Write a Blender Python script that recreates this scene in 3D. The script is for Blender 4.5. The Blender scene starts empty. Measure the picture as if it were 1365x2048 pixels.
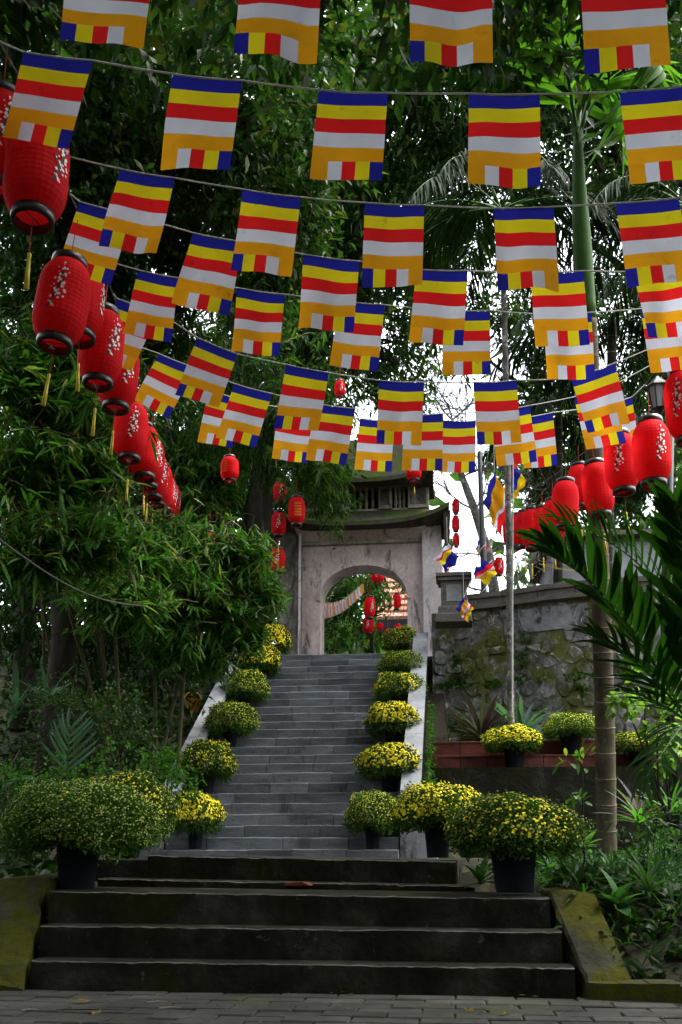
import bpy, math, random
import numpy as np
from mathutils import Vector, Matrix
R = math.radians
random.seed(7)
rng = np.random.default_rng(11)
S = bpy.context.scene
COL = S.collection

# ------------------------------------------------------------------ camera, sky, sun, exposure
F, CX, CY, TH, PSI = 2000.0, 682.5, 1290.0, R(12.0), R(6.75)
CAMH = 0.69
cd = bpy.data.cameras.new('camera')
cam = bpy.data.objects.new('camera', cd); COL.objects.link(cam)
cam.location = (0, 0, CAMH); cam.rotation_euler = (R(90) + TH, 0, PSI)
cd.sensor_fit = 'VERTICAL'; cd.sensor_height = 36; cd.lens = 36 * F / 2048
cd.shift_y = (CY - 1024) / 2048; cd.clip_start = .05; cd.clip_end = 3000
S.camera = cam
W = bpy.data.worlds.new('World'); S.world = W; W.use_nodes = True
wn = W.node_tree; wn.nodes.clear()
o_ = wn.nodes.new('ShaderNodeOutputWorld'); b_ = wn.nodes.new('ShaderNodeBackground')
s_ = wn.nodes.new('ShaderNodeTexSky'); h_ = wn.nodes.new('ShaderNodeHueSaturation')
SUN_EL, SUN_AZ = R(64), R(80)            # azimuth measured from +Y towards +X
s_.sky_type = 'NISHITA'; s_.sun_disc = False; s_.sun_elevation = SUN_EL; s_.sun_rotation = SUN_AZ
s_.dust_density = 4; s_.air_density = 1.2
h_.inputs['Saturation'].default_value = .30
wn.links.new(s_.outputs[0], h_.inputs['Color']); wn.links.new(h_.outputs[0], b_.inputs[0])
b_.inputs[1].default_value = .15
wn.links.new(b_.outputs[0], o_.inputs[0])
sd = bpy.data.lights.new('sun', 'SUN'); sd.energy = 1.3; sd.angle = R(20); sd.color = (1, .96, .9)
sun = bpy.data.objects.new('sun', sd); COL.objects.link(sun)
sun.rotation_euler = Vector((-math.sin(SUN_AZ) * math.cos(SUN_EL), -math.cos(SUN_AZ) * math.cos(SUN_EL), -math.sin(SUN_EL))).to_track_quat('-Z', 'Y').to_euler()
S.view_settings.view_transform = 'Standard'; S.view_settings.look = 'None'
S.view_settings.gamma = 1; S.view_settings.use_curve_mapping = False
S.view_settings.exposure = 2.75
S.cycles.use_denoising = True
S.cycles.max_bounces = 8; S.cycles.diffuse_bounces = 4; S.cycles.transmission_bounces = 6

# ------------------------------------------------------------------ pixel of the photograph -> point at a real distance
_R = np.array([math.cos(PSI), math.sin(PSI), 0])
_F = np.array([-math.sin(PSI) * math.cos(TH), math.cos(PSI) * math.cos(TH), math.sin(TH)])
_U = np.array([math.sin(PSI) * math.sin(TH), -math.cos(PSI) * math.sin(TH), math.cos(TH)])
def P(px, py, Zc=None, Y=None, Z=None):
    d = (px - CX) / F * _R + (CY - py) / F * _U + _F
    k = Zc if Zc is not None else (Y / d[1] if Y is not None else (Z - CAMH) / d[2])
    return d * k + np.array([0, 0, CAMH])
def depth(p): return float(np.dot(np.asarray(p) - np.array([0, 0, CAMH]), _F))

# ------------------------------------------------------------------ mesh helpers
class MB:
    def __init__(s): s.v = []; s.f = []
    def add(s, vs, fs):
        n = len(s.v); s.v += [tuple(map(float, v)) for v in vs]; s.f += [tuple(i + n for i in f) for f in fs]; return s
    def box(s, a, b):
        (x0, y0, z0), (x1, y1, z1) = a, b
        return s.add([(x0,y0,z0),(x1,y0,z0),(x1,y1,z0),(x0,y1,z0),(x0,y0,z1),(x1,y0,z1),(x1,y1,z1),(x0,y1,z1)],
            [(0,3,2,1),(4,5,6,7),(0,1,5,4),(1,2,6,5),(2,3,7,6),(3,0,4,7)])
    def hexa(s, v8):
        return s.add(v8, [(0,3,2,1),(4,5,6,7),(0,1,5,4),(1,2,6,5),(2,3,7,6),(3,0,4,7)])
    def cbox(s, a, b, c=.008):
        # box with chamfered vertical and top edges
        (x0,y0,z0),(x1,y1,z1) = a, b
        def ring(i, z): return [(x0+i+c,y0+i,z),(x1-i-c,y0+i,z),(x1-i,y0+i+c,z),(x1-i,y1-i-c,z),(x1-i-c,y1-i,z),(x0+i+c,y1-i,z),(x0+i,y1-i-c,z),(x0+i,y0+i+c,z)]
        vs = ring(0,z0)+ring(0,z1-c)+ring(c,z1); fs = [tuple(reversed(range(8)))]
        for k in range(2):
            for j in range(8): fs.append((k*8+j, k*8+(j+1)%8, (k+1)*8+(j+1)%8, (k+1)*8+j))
        fs.append(tuple(range(16,24)))
        return s.add(vs, fs)
    def tube(s, pts, r, n=6, cap=True):
        pts = [Vector(p) for p in pts]; m = len(pts)
        rs = r if hasattr(r, '__len__') else [r] * m
        t0 = (pts[1] - pts[0]).normalized()
        a = t0.orthogonal().normalized(); vs = []; fs = []
        for i, p in enumerate(pts):
            t = (pts[min(i+1,m-1)] - pts[max(i-1,0)])
            if t.length < 1e-9: t = t0
            t.normalize(); a = (a - t * a.dot(t))
            if a.length < 1e-6: a = t.orthogonal()
            a.normalize(); b = t.cross(a)
            for j in range(n):
                q = 2 * math.pi * j / n
                vs.append(p + (a * math.cos(q) + b * math.sin(q)) * rs[i])
        for i in range(m - 1):
            for j in range(n):
                fs.append((i*n+j, i*n+(j+1)%n, (i+1)*n+(j+1)%n, (i+1)*n+j))
        if cap: fs.append(tuple(reversed(range(n)))); fs.append(tuple(range((m-1)*n, m*n)))
        return s.add(vs, fs)
    def lathe(s, prof, n=20, c=(0,0,0), cap=True):
        vs = []; fs = []; m = len(prof)
        for (r, z) in prof:
            for j in range(n):
                q = 2*math.pi*j/n; vs.append((c[0]+r*math.cos(q), c[1]+r*math.sin(q), c[2]+z))
        for i in range(m-1):
            for j in range(n): fs.append((i*n+j, i*n+(j+1)%n, (i+1)*n+(j+1)%n, (i+1)*n+j))
        if cap: fs.append(tuple(reversed(range(n)))); fs.append(tuple(range((m-1)*n, m*n)))
        return s.add(vs, fs)
    def mesh(s, name, m, smooth=False):
        me = bpy.data.meshes.new(name); me.from_pydata(s.v, [], s.f)
        me.materials.append(m)
        if smooth: me.polygons.foreach_set('use_smooth', [True]*len(me.polygons))
        return me
    def build(s, name, m, parent=None, smooth=False, origin=None):
        if origin is not None:
            o = origin; s.v = [(v[0]-o[0], v[1]-o[1], v[2]-o[2]) for v in s.v]
        ob = link(name, s.mesh(name, m, smooth), parent)
        if origin is not None: ob.location = origin
        return ob
def link(name, me, parent=None):
    o = bpy.data.objects.new(name, me); COL.objects.link(o)
    if parent is not None: o.parent = parent
    return o
def empty(name, loc=(0,0,0), rz=0):
    o = bpy.data.objects.new(name, None); COL.objects.link(o); o.location = tuple(map(float, loc)); o.rotation_euler = (0,0,rz); return o
def tag(o, label=None, cat=None, group=None, kind=None):
    if label: o['label'] = label
    if cat: o['category'] = cat
    if group: o['group'] = group
    if kind: o['kind'] = kind
    return o
KIDS = {}
def copy_tree(o, parent=None):
    c = o.copy(); COL.objects.link(c); c.parent = parent
    for ch in [q for q in o.children]: copy_tree(ch, c)
    return c
def np_mesh(name, V, Fc, m, smooth=True):
    """V (n,3), Fc list of (k, m) arrays of equal-sided faces"""
    me = bpy.data.meshes.new(name)
    me.vertices.add(len(V)); me.vertices.foreach_set('co', np.ascontiguousarray(V, dtype=np.float32).ravel())
    nl = sum(f.size for f in Fc); npol = sum(len(f) for f in Fc)
    me.loops.add(nl); me.loops.foreach_set('vertex_index', np.concatenate([f.ravel() for f in Fc]).astype(np.int32))
    me.polygons.add(npol)
    tot = np.concatenate([np.full(len(f), f.shape[1]) for f in Fc]).astype(np.int32)
    st = np.concatenate([[0], np.cumsum(tot)[:-1]]).astype(np.int32)
    me.polygons.foreach_set('loop_start', st)
    if smooth: me.polygons.foreach_set('use_smooth', np.ones(npol, dtype=bool))
    me.materials.append(m); me.update(calc_edges=True)
    return me
def nrm(a): return a / np.maximum(np.linalg.norm(a, axis=-1, keepdims=True), 1e-9)
def leaves(name, pos, d, L, Wd, m, style='rhomb', droop=.25, up=None, flat=.5):
    """a cloud of real leaf blades"""
    n = len(pos); d = nrm(d)
    if up is None: up = np.array([0,0,1.]) + rng.normal(0, flat, (n,3))
    side = nrm(np.cross(d, up)); nr = np.cross(side, d)
    L = np.broadcast_to(np.asarray(L, float), (n,))[:,None]; Wd = np.broadcast_to(np.asarray(Wd, float), (n,))[:,None]
    dz = np.array([0,0,-1.])
    if style == 'rhomb':
        b = pos; t = pos + d*L + dz*droop*L
        c = pos + d*L*.45 + dz*droop*L*.12
        l = c + side*Wd*.5 + nr*Wd*.16; r = c - side*Wd*.5 + nr*Wd*.16
        V = np.stack([b, r, t, l], 1).reshape(-1,3)
        i = np.arange(n)[:,None]*4
        return np_mesh(name, V, [np.concatenate([i+np.array([0,1,2]), i+np.array([0,2,3])])], m, False)
    if style == 'oval':
        b = pos; t = pos + d*L + dz*droop*L
        c1 = pos + d*L*.28 + dz*droop*L*.05; c2 = pos + d*L*.68 + dz*droop*L*.4
        V = np.stack([b, c1-side*Wd*.45+nr*Wd*.1, c1+side*Wd*.45+nr*Wd*.1, c2-side*Wd*.42+nr*Wd*.08, c2+side*Wd*.42+nr*Wd*.08, t, c1, c2], 1).reshape(-1,3)
        i = np.arange(n)[:,None]*8
        T = np.concatenate([i+np.array([0,1,6]), i+np.array([0,6,2]), i+np.array([3,5,7]), i+np.array([7,5,4])])
        Q = np.concatenate([i+np.array([1,3,7,6]), i+np.array([6,7,4,2])])
        return np_mesh(name, V, [T, Q], m, False)
    # blade: long narrow leaf that bends
    b = pos; c1 = pos + d*L*.3 + dz*droop*L*.06; c2 = pos + d*L*.68 + dz*droop*L*.4; t = pos + d*L*.98 + dz*droop*L*.95
    V = np.stack([b, c1-side*Wd*.5+nr*Wd*.12, c1+side*Wd*.5+nr*Wd*.12, c2-side*Wd*.4, c2+side*Wd*.4, t], 1).reshape(-1,3)
    i = np.arange(n)[:,None]*6
    T = np.concatenate([i+np.array([0,1,2]), i+np.array([3,5,4])]); Q = i+np.array([1,3,4,2])
    return np_mesh(name, V, [T, Q], m, False)

# ------------------------------------------------------------------ materials
def mat(name):
    m = bpy.data.materials.new(name); m.use_nodes = True
    nt = m.node_tree; nt.nodes.clear(); return m, nt, nt.nodes, nt.links
def N(nt, t, **kw):
    n = nt.nodes.new(t)
    for k, v in kw.items():
        if k in n.inputs: n.inputs[k].default_value = v
        else: setattr(n, k, v)
    return n
def noise(nt, co, scale, detail=5, rough=.6, dist=0):
    n = N(nt, 'ShaderNodeTexNoise'); n.inputs['Scale'].default_value = scale; n.inputs['Detail'].default_value = detail
    n.inputs['Roughness'].default_value = rough; n.inputs['Distortion'].default_value = dist
    nt.links.new(co, n.inputs['Vector']); return n.outputs[0]
def ramp(nt, fac, stops):
    r = N(nt, 'ShaderNodeValToRGB'); e = r.color_ramp.elements
    while len(e) < len(stops): e.new(.5)
    for i, (p, c) in enumerate(stops):
        e[i].position = p; e[i].color = (*c, 1) if hasattr(c, '__len__') else (c, c, c, 1)
    nt.links.new(fac, r.inputs[0]); return r.outputs[0]
def mix(nt, fac, a, b, mode='MIX'):
    n = N(nt, 'ShaderNodeMix', data_type='RGBA', blend_type=mode)
    for sock, v in ((n.inputs[0], fac), (n.inputs[6], a), (n.inputs[7], b)):
        if hasattr(v, 'links'): nt.links.new(v, sock)
        else: sock.default_value = v if not hasattr(v, '__len__') or len(v) == 4 else (*v, 1)
    return n.outputs[2]
def math_(nt, op, a, b=0, clamp=False):
    n = N(nt, 'ShaderNodeMath', operation=op, use_clamp=clamp)
    for i, v in enumerate((a, b)):
        if hasattr(v, 'links'): nt.links.new(v, n.inputs[i])
        else: n.inputs[i].default_value = v
    return n.outputs[0]
def coords(nt, world=True, sc=None):
    if world: o = N(nt, 'ShaderNodeNewGeometry').outputs['Position']
    else: o = N(nt, 'ShaderNodeTexCoord').outputs['Object']
    if sc:
        mp = N(nt, 'ShaderNodeMapping'); mp.inputs['Scale'].default_value = sc; nt.links.new(o, mp.inputs[0]); o = mp.outputs[0]
    return o
def rough_stone(name, c1, c2, c3=None, sc=3.0, fine=28, rough=.9, bump=.35, moss=None, moss_c=(.05,.075,.012), moss_sc=1.6, stain=None, stain_c=(.02,.02,.02), stain_sc=2.2, stretch=None, vary=0, spec=.15, world=True, streak=(1,1,.45), lichen=None, lichen_c=(.42,.43,.42)):
    m, nt, ns, lk = mat(name); co = coords(nt, world); co2 = coords(nt, world, stretch) if stretch else co
    a = noise(nt, co2, sc, 6, .65, .3); f = noise(nt, co, fine, 4, .6)
    c = ramp(nt, a, [(.32, c1), (.52, c2), (.72, c3 or c2)])
    c = mix(nt, .55, c, ramp(nt, f, [(.3, .45), (.7, .95)]), 'MULTIPLY')
    if stain:
        s = noise(nt, coords(nt, world, streak), stain_sc, 7, .7, .6)
        c = mix(nt, ramp(nt, s, [(stain, 0.), (stain + .09, .85)]), c, stain_c)
    if moss:
        s = noise(nt, co, moss_sc, 7, .68, .4)
        mc = mix(nt, f, [x*.5 for x in moss_c], [x*1.4 for x in moss_c])
        c = mix(nt, ramp(nt, s, [(moss, 0.), (moss + .1, .9)]), c, mc)
    if lichen:
        s = noise(nt, co, 5.5, 7, .75, .5)
        c = mix(nt, ramp(nt, s, [(lichen, 0.), (lichen + .05, .85)]), c, lichen_c)
    if vary:
        oi = N(nt, 'ShaderNodeObjectInfo').outputs['Random']
        c = mix(nt, 1, c, ramp(nt, oi, [(0, 1 - vary), (1, 1)]), 'MULTIPLY')
    p = N(nt, 'ShaderNodeBsdfPrincipled', Roughness=rough); p.inputs['Specular IOR Level'].default_value = spec
    lk.new(c, p.inputs['Base Color'])
    h = math_(nt, 'ADD', math_(nt, 'MULTIPLY', a, 1.0), math_(nt, 'MULTIPLY', f, .35))
    bp = N(nt, 'ShaderNodeBump', Strength=bump, Distance=.03); lk.new(h, bp.inputs['Height']); lk.new(bp.outputs[0], p.inputs['Normal'])
    o = N(nt, 'ShaderNodeOutputMaterial'); lk.new(p.outputs[0], o.inputs[0]); return m
def leafmat(name, dark, light, rough=.5, trans=.42, spec=.10, third=None, objrand=False):
    rough = max(rough, .5)
    m, nt, ns, lk = mat(name)
    g = N(nt, 'ShaderNodeNewGeometry')
    r = N(nt, 'ShaderNodeObjectInfo').outputs['Random'] if objrand else g.outputs['Random Per Island']
    st = [(0., dark), (.8, light)] + ([(.97, third)] if third else [])
    c = ramp(nt, r, st)
    cl = noise(nt, g.outputs['Position'], .9, 2)
    c = mix(nt, .7, c, ramp(nt, cl, [(.35, .5), (.65, 1.)]), 'MULTIPLY')
    p = N(nt, 'ShaderNodeBsdfPrincipled', Roughness=rough); p.inputs['Specular IOR Level'].default_value = spec
    lk.new(c, p.inputs['Base Color'])
    t = N(nt, 'ShaderNodeBsdfTranslucent'); c2 = mix(nt, 1, c, (1.15, 1.4, .5, 1), 'MULTIPLY'); lk.new(c2, t.inputs[0])
    ms = N(nt, 'ShaderNodeMixShader'); ms.inputs[0].default_value = trans
    lk.new(p.outputs[0], ms.inputs[1]); lk.new(t.outputs[0], ms.inputs[2])
    o = N(nt, 'ShaderNodeOutputMaterial'); lk.new(ms.outputs[0], o.inputs[0]); return m
def cloth(name, c, trans=.5, rough=.7, dirt=.5, ribs=0, spec=.15, weave=True):
    m, nt, ns, lk = mat(name); co = coords(nt, False)
    oi = N(nt, 'ShaderNodeObjectInfo'); va = N(nt, 'ShaderNodeVectorMath', operation='SCALE'); va.inputs[3].default_value = 40
    add = N(nt, 'ShaderNodeVectorMath', operation='ADD'); lk.new(co, add.inputs[0]); lk.new(oi.outputs['Random'], add.inputs[1])
    d = noise(nt, add.outputs[0], 9, 6, .7); e = noise(nt, add.outputs[0], 3.2, 3)
    cc = mix(nt, ramp(nt, d, [(.62, 0.), (.74, dirt)]), c, [x*.35 for x in c])
    cc = mix(nt, .35, cc, ramp(nt, e, [(.35, .6), (.65, 1)]), 'MULTIPLY')
    p = N(nt, 'ShaderNodeBsdfPrincipled', Roughness=rough); p.inputs['Specular IOR Level'].default_value = spec; lk.new(cc, p.inputs['Base Color'])
    t = N(nt, 'ShaderNodeBsdfTranslucent'); lk.new(cc, t.inputs[0])
    ms = N(nt, 'ShaderNodeMixShader'); ms.inputs[0].default_value = trans; lk.new(p.outputs[0], ms.inputs[1]); lk.new(t.outputs[0], ms.inputs[2])
    o = N(nt, 'ShaderNodeOutputMaterial'); lk.new(ms.outputs[0], o.inputs[0]); return m
def plain(name, c, rough=.6, metal=0, spec=.4, var=.3, sc=20):
    m, nt, ns, lk = mat(name); co = coords(nt, False)
    cc = mix(nt, var, c, ramp(nt, noise(nt, co, sc, 4), [(.35, .3), (.65, 1)]), 'MULTIPLY')
    p = N(nt, 'ShaderNodeBsdfPrincipled', Roughness=rough, Metallic=metal); p.inputs['Specular IOR Level'].default_value = spec; lk.new(cc, p.inputs['Base Color'])
    o = N(nt, 'ShaderNodeOutputMaterial'); lk.new(p.outputs[0], o.inputs[0]); return m

M = {}
M['step'] = rough_stone('step_stone', (.09,.10,.11), (.155,.17,.185), (.215,.23,.245), sc=2.8, fine=36, stretch=(.6,1,2.6), rough=.8, bump=.45, vary=.5, stain=.56, stain_c=(.06,.062,.06), stain_sc=3, spec=.2, moss=.64, moss_c=(.06,.065,.03))
M['curb'] = rough_stone('curb_stone', (.24,.26,.28), (.36,.38,.40), (.42,.44,.45), sc=2.5, stain=.60, stain_c=(.09,.09,.09), rough=.8, vary=.25)
M['concrete'] = rough_stone('old_concrete', (.010,.010,.007), (.020,.0195,.014), (.055,.052,.04), sc=3.2, fine=20, moss=.5, moss_c=(.018,.019,.003), bump=1, spec=.05, lichen=.615, lichen_c=(.085,.082,.066))
M['worn'] = rough_stone('worn_skylit_concrete', (.035,.035,.028), (.075,.075,.066), (.15,.15,.138), sc=5, fine=30, stain=.55, bump=.5)  # worn nosing edge; its paleness also paints in the sky light caught there
M['mossy'] = rough_stone('mossy_concrete', (.022,.022,.014), (.04,.039,.026), (.075,.072,.055), sc=3.5, fine=18, moss=.43, moss_c=(.045,.045,.003), moss_sc=3, bump=.9, spec=.05)
M['paver'] = rough_stone('paver_brick', (.036,.037,.031), (.06,.06,.05), (.09,.087,.078), sc=3, fine=30, moss=.56, moss_c=(.05,.06,.02), bump=.5, vary=.4)
M['soil'] = rough_stone('soil', (.010,.008,.005), (.02,.016,.010), (.03,.025,.016), sc=2, fine=16, moss=.5, moss_c=(.025,.032,.01), bump=.8)
M['plaster'] = rough_stone('pink_plaster', (.38,.30,.28), (.53,.435,.41), (.59,.50,.47), sc=1.4, fine=14, stain=.535, stain_c=(.075,.068,.062), stain_sc=2.8, streak=(1.3,1.3,.35), bump=.3)
M['plaster_pale'] = rough_stone('pale_plaster', (.42,.37,.365), (.55,.49,.485), (.6,.55,.54), sc=1.3, stain=.54, stain_c=(.07,.066,.06), stain_sc=3.2, streak=(1.3,1.3,.35), bump=.25)
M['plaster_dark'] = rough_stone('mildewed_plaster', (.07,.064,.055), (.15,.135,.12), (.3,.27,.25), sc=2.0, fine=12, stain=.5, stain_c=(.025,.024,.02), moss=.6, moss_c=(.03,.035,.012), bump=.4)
M['gate_trim'] = rough_stone('weathered_trim', (.16,.145,.12), (.32,.29,.245), (.44,.40,.35), sc=3, stain=.56, stain_c=(.022,.02,.017), bump=.4)
M['roof'] = rough_stone('mossy_roof', (.03,.028,.024), (.05,.046,.036), (.075,.07,.05), sc=2.5, moss=.42, moss_c=(.042,.062,.008), moss_sc=1.8, bump=.9)
M['roof_under'] = rough_stone('roof_soffit', (.045,.036,.03), (.07,.056,.046), (.1,.085,.07), sc=3, stain=.55)
M['mortar'] = rough_stone('wall_mortar', (.065,.062,.052), (.17,.168,.155), (.34,.34,.34), sc=3.4, fine=12, moss=.47, moss_c=(.085,.092,.010), moss_sc=1.3, stain=.55, stain_c=(.03,.028,.024), stain_sc=4.5, bump=1, lichen=.57)
M['wallstone'] = rough_stone('wall_stone', (.15,.15,.14), (.31,.31,.305), (.50,.505,.51), sc=5.5, fine=12, moss=.48, moss_c=(.085,.092,.010), moss_sc=1.3, stain=.57, stain_c=(.035,.033,.03), stain_sc=4.5, bump=1, vary=.5, lichen=.57)
M['render'] = rough_stone('grey_render', (.16,.17,.18), (.26,.275,.29), (.33,.345,.36), sc=1.5, fine=12, stain=.52, stain_c=(.05,.05,.048), stain_sc=3.5, bump=.5, lichen=.62)
M['wallrender'] = rough_stone('wall_render', (.13,.14,.15), (.23,.245,.265), (.31,.325,.345), sc=2.2, fine=10, stain=.51, stain_c=(.05,.05,.046), stain_sc=5, bump=.9, lichen=.57, moss=.6, moss_c=(.06,.065,.012))
M['parapet'] = rough_stone('parapet_stone', (.075,.07,.06), (.13,.122,.108), (.2,.19,.17), sc=2, stretch=(1,1,4), stain=.6, stain_c=(.03,.03,.026), bump=.4)
M['redtile'] = rough_stone('red_tile', (.09,.025,.018), (.15,.042,.03), (.21,.08,.06), sc=3, fine=30, stain=.55, stain_c=(.06,.03,.025), rough=.6, bump=.2, vary=.3)
M['bark'] = rough_stone('bark', (.014,.011,.008), (.032,.026,.019), (.06,.053,.04), sc=5, fine=30, stretch=(1,1,.3), moss=.62, moss_c=(.03,.04,.012), bump=.9)
M['palebark'] = rough_stone('pale_lichen_bark', (.09,.085,.07), (.2,.195,.175), (.34,.34,.32), sc=6, fine=30, stain=.5, stain_c=(.05,.048,.04), stain_sc=5, bump=.4, lichen=.55, lichen_c=(.5,.5,.47))
M['palmtrunk'] = rough_stone('palm_trunk', (.04,.033,.02), (.085,.07,.045), (.13,.11,.08), sc=4, fine=26, stretch=(1,1,.4), stain=.62, stain_c=(.2,.2,.17), stain_sc=9, moss=.6, moss_c=(.06,.065,.02), bump=.4)
M['ringscar'] = rough_stone('ring_scar', (.07,.06,.04), (.14,.125,.095), (.22,.2,.16), sc=9, stain=.55, stain_c=(.05,.045,.03))
M['shaft'] = plain('green_crownshaft', (.045,.11,.018), .6, var=.3, sc=6, spec=.15)
M['leaf_dark'] = leafmat('leaf_dark', (.010,.028,.008), (.032,.078,.018), rough=.5, trans=.34, third=(.075,.085,.02))
M['leaf_shaded'] = leafmat('leaf_shaded', (.006,.016,.004), (.018,.045,.008), trans=.3)  # shade under bamboo and trees put into a darker leaf colour
M['leaf_mid'] = leafmat('leaf_mid', (.013,.038,.008), (.040,.10,.018), third=(.10,.13,.02))
M['leaf_far'] = leafmat('leaf_far', (.03,.055,.025), (.06,.11,.045), rough=.6)
M['leaf_bamboo'] = leafmat('leaf_bamboo', (.020,.072,.012), (.068,.185,.030), third=(.2,.22,.05), rough=.4, trans=.4)
M['leaf_shrub'] = leafmat('leaf_shrub', (.022,.075,.008), (.055,.16,.016), rough=.45)
M['leaf_pale'] = leafmat('leaf_pale', (.10,.19,.04), (.16,.27,.06), rough=.4, trans=.45, objrand=True)
M['leaf_broad'] = leafmat('leaf_broad', (.025,.075,.022), (.045,.12,.03), rough=.35, objrand=True)
M['leaf_grass'] = leafmat('leaf_grass', (.010,.03,.009), (.03,.075,.022), rough=.4)
M['leaf_palm'] = leafmat('leaf_palm', (.035,.095,.012), (.08,.19,.025), rough=.35, trans=.45, objrand=True)
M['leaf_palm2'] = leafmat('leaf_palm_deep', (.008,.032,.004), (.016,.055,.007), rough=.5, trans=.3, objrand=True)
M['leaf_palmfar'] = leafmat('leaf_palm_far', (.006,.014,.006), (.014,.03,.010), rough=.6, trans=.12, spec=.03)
M['leaf_blue'] = leafmat('leaf_bluegreen', (.045,.10,.08), (.07,.14,.11), rough=.35, objrand=True)
M['leaf_purple'] = leafmat('leaf_purple', (.035,.016,.03), (.07,.085,.075), rough=.4, objrand=True)
M['leaf_chry'] = leafmat('leaf_chrysanthemum', (.022,.055,.010), (.055,.115,.018), rough=.5)
M['leaf_dry'] = leafmat('leaf_dry', (.16,.09,.03), (.3,.2,.08), rough=.7)
M['leaf_litter'] = leafmat('leaf_litter_bits', (.03,.02,.012), (.16,.12,.07), rough=.8, trans=.1)
M['bloom'] = leafmat('yellow_bloom', (.66,.52,.012), (.86,.74,.035), rough=.6, trans=.2, spec=.1)
M['bud'] = leafmat('green_yellow_bud', (.26,.36,.03), (.58,.56,.06), rough=.6, trans=.15, spec=.1)
M['budpale'] = leafmat('pale_bud', (.13,.19,.03), (.34,.38,.10), rough=.6, trans=.15, spec=.1)
M['redbloom'] = leafmat('red_bloom', (.22,.01,.03), (.4,.02,.05), rough=.6)
M['pot'] = plain('black_plastic', (.007,.008,.013), .6, spec=.12, var=.4, sc=9)
M['rope'] = plain('white_rope', (.62,.63,.6), .8, var=.3)
M['wire'] = plain('dark_wire', (.06,.055,.045), .7)
M['straw'] = plain('straw', (.3,.27,.2), .8)
M['yellowrope'] = plain('yellow_rope', (.55,.42,.1), .8)
M['lantern'] = cloth('lantern_red', (.74,.016,.022), trans=.5, rough=.7, dirt=.35, spec=.06)
M['lring'] = plain('lantern_ring', (.015,.013,.014), .35, spec=.5)
M['cordred'] = plain('red_cord', (.5,.03,.03), .8)
M['tassel'] = plain('yellow_tassel', (.72,.56,.06), .8)
M['white_print'] = plain('white_blossom_print', (.82,.76,.74), .7)
M['dark_print'] = plain('dark_branch_print', (.02,.012,.03), .7)
M['gold_print'] = plain('gold_print', (.8,.5,.06), .6)
M['f_blue'] = cloth('flag_blue', (.02,.024,.34)); M['f_yellow'] = cloth('flag_yellow', (.84,.72,.015))
M['f_red'] = cloth('flag_red', (.82,.018,.02)); M['f_white'] = cloth('flag_white', (.74,.78,.90)); M['f_pink'] = cloth('flag_pink', (.75,.42,.36))
M['f_orange'] = cloth('flag_orange', (.88,.40,.012))
M['iron'] = plain('black_iron', (.012,.013,.014), .5, spec=.4)
M['lampglass'] = plain('lamp_glass', (.35,.38,.4), .15, spec=.6, var=.2)
M['culm'] = rough_stone('bamboo_culm', (.03,.032,.012), (.06,.058,.02), (.11,.09,.03), sc=3, stretch=(1,1,.3), rough=.7, bump=.1)
M['pinkroof'] = rough_stone('pink_clay_tile', (.42,.17,.11), (.52,.25,.18), (.6,.33,.25), sc=2, fine=10, bump=.2, vary=.3)
M['housewall'] = rough_stone('house_wall', (.20,.21,.23), (.30,.31,.33), (.36,.37,.39), sc=1, stain=.62, stain_c=(.1,.1,.1))
M['darkwood'] = plain('dark_timber', (.03,.028,.035), .7)
M['redbrick'] = plain('broken_brick', (.12,.02,.011), .9, var=.6)
M['orange_bag'] = plain('orange_plastic', (.6,.22,.02), .5, var=.3)
M['blue_bag'] = plain('pale_plastic', (.45,.52,.6), .4, var=.3)

# ------------------------------------------------------------------ stair geometry (slopes towards +Y)
T_, NS = .235, 24
SL = math.tan(R(33.7)); RI = T_ * SL
Z1c = 12.6
s1 = P(558.5, 1699, Zc=Z1c); SX, SY, SZ = s1              # middle of first step's edge
sl = P(320, 1699, Y=SY); sr = P(797, 1699, Y=SY)
XL, XR = sl[0], sr[0]
YT = SY + (NS - 1) * T_; ZT = SZ + (NS - 1) * RI           # top platform edge
def stair_z(Y): return SZ + (Y - SY) / T_ * RI             # line of nosings
def on_stairs(px, py):                                      # ray meets the line of nosings
    d = (px - CX) / F * _R + (CY - py) / F * _U + _F
    # CAMH + k dz = SZ + (k dy - SY)*SL
    k = (SZ - SY * SL - CAMH) / (d[2] - d[1] * SL)
    return d * k + np.array([0, 0, CAMH])
# lower flight: edge rows read off the photograph (left px, right px, y left, y right, distance)
YF = [5.42, 5.60, 5.80, 6.60, 6.80]
LOWS = [(62, 1150, 1921, 1936), (80, 1124, 1851, 1864), (98, 1100, 1782, 1797), (196, 950, 1757, 1772), (296, 912, 1711, 1723)]
LE = []
for (a, b, ya, yb), Y in zip(LOWS, YF):
    LE.append((P(a, ya, Y=Y), P(b, yb, Y=Y)))
ZL = [(a[2] + b[2]) / 2 for a, b in LE]
ZLAND = ZL[4]
print('stairs', s1, XL, XR, 'top', YT, ZT, 'low', [round(z, 3) for z in ZL], [ (round(a[0],2), round(b[0],2)) for a,b in LE])

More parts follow.
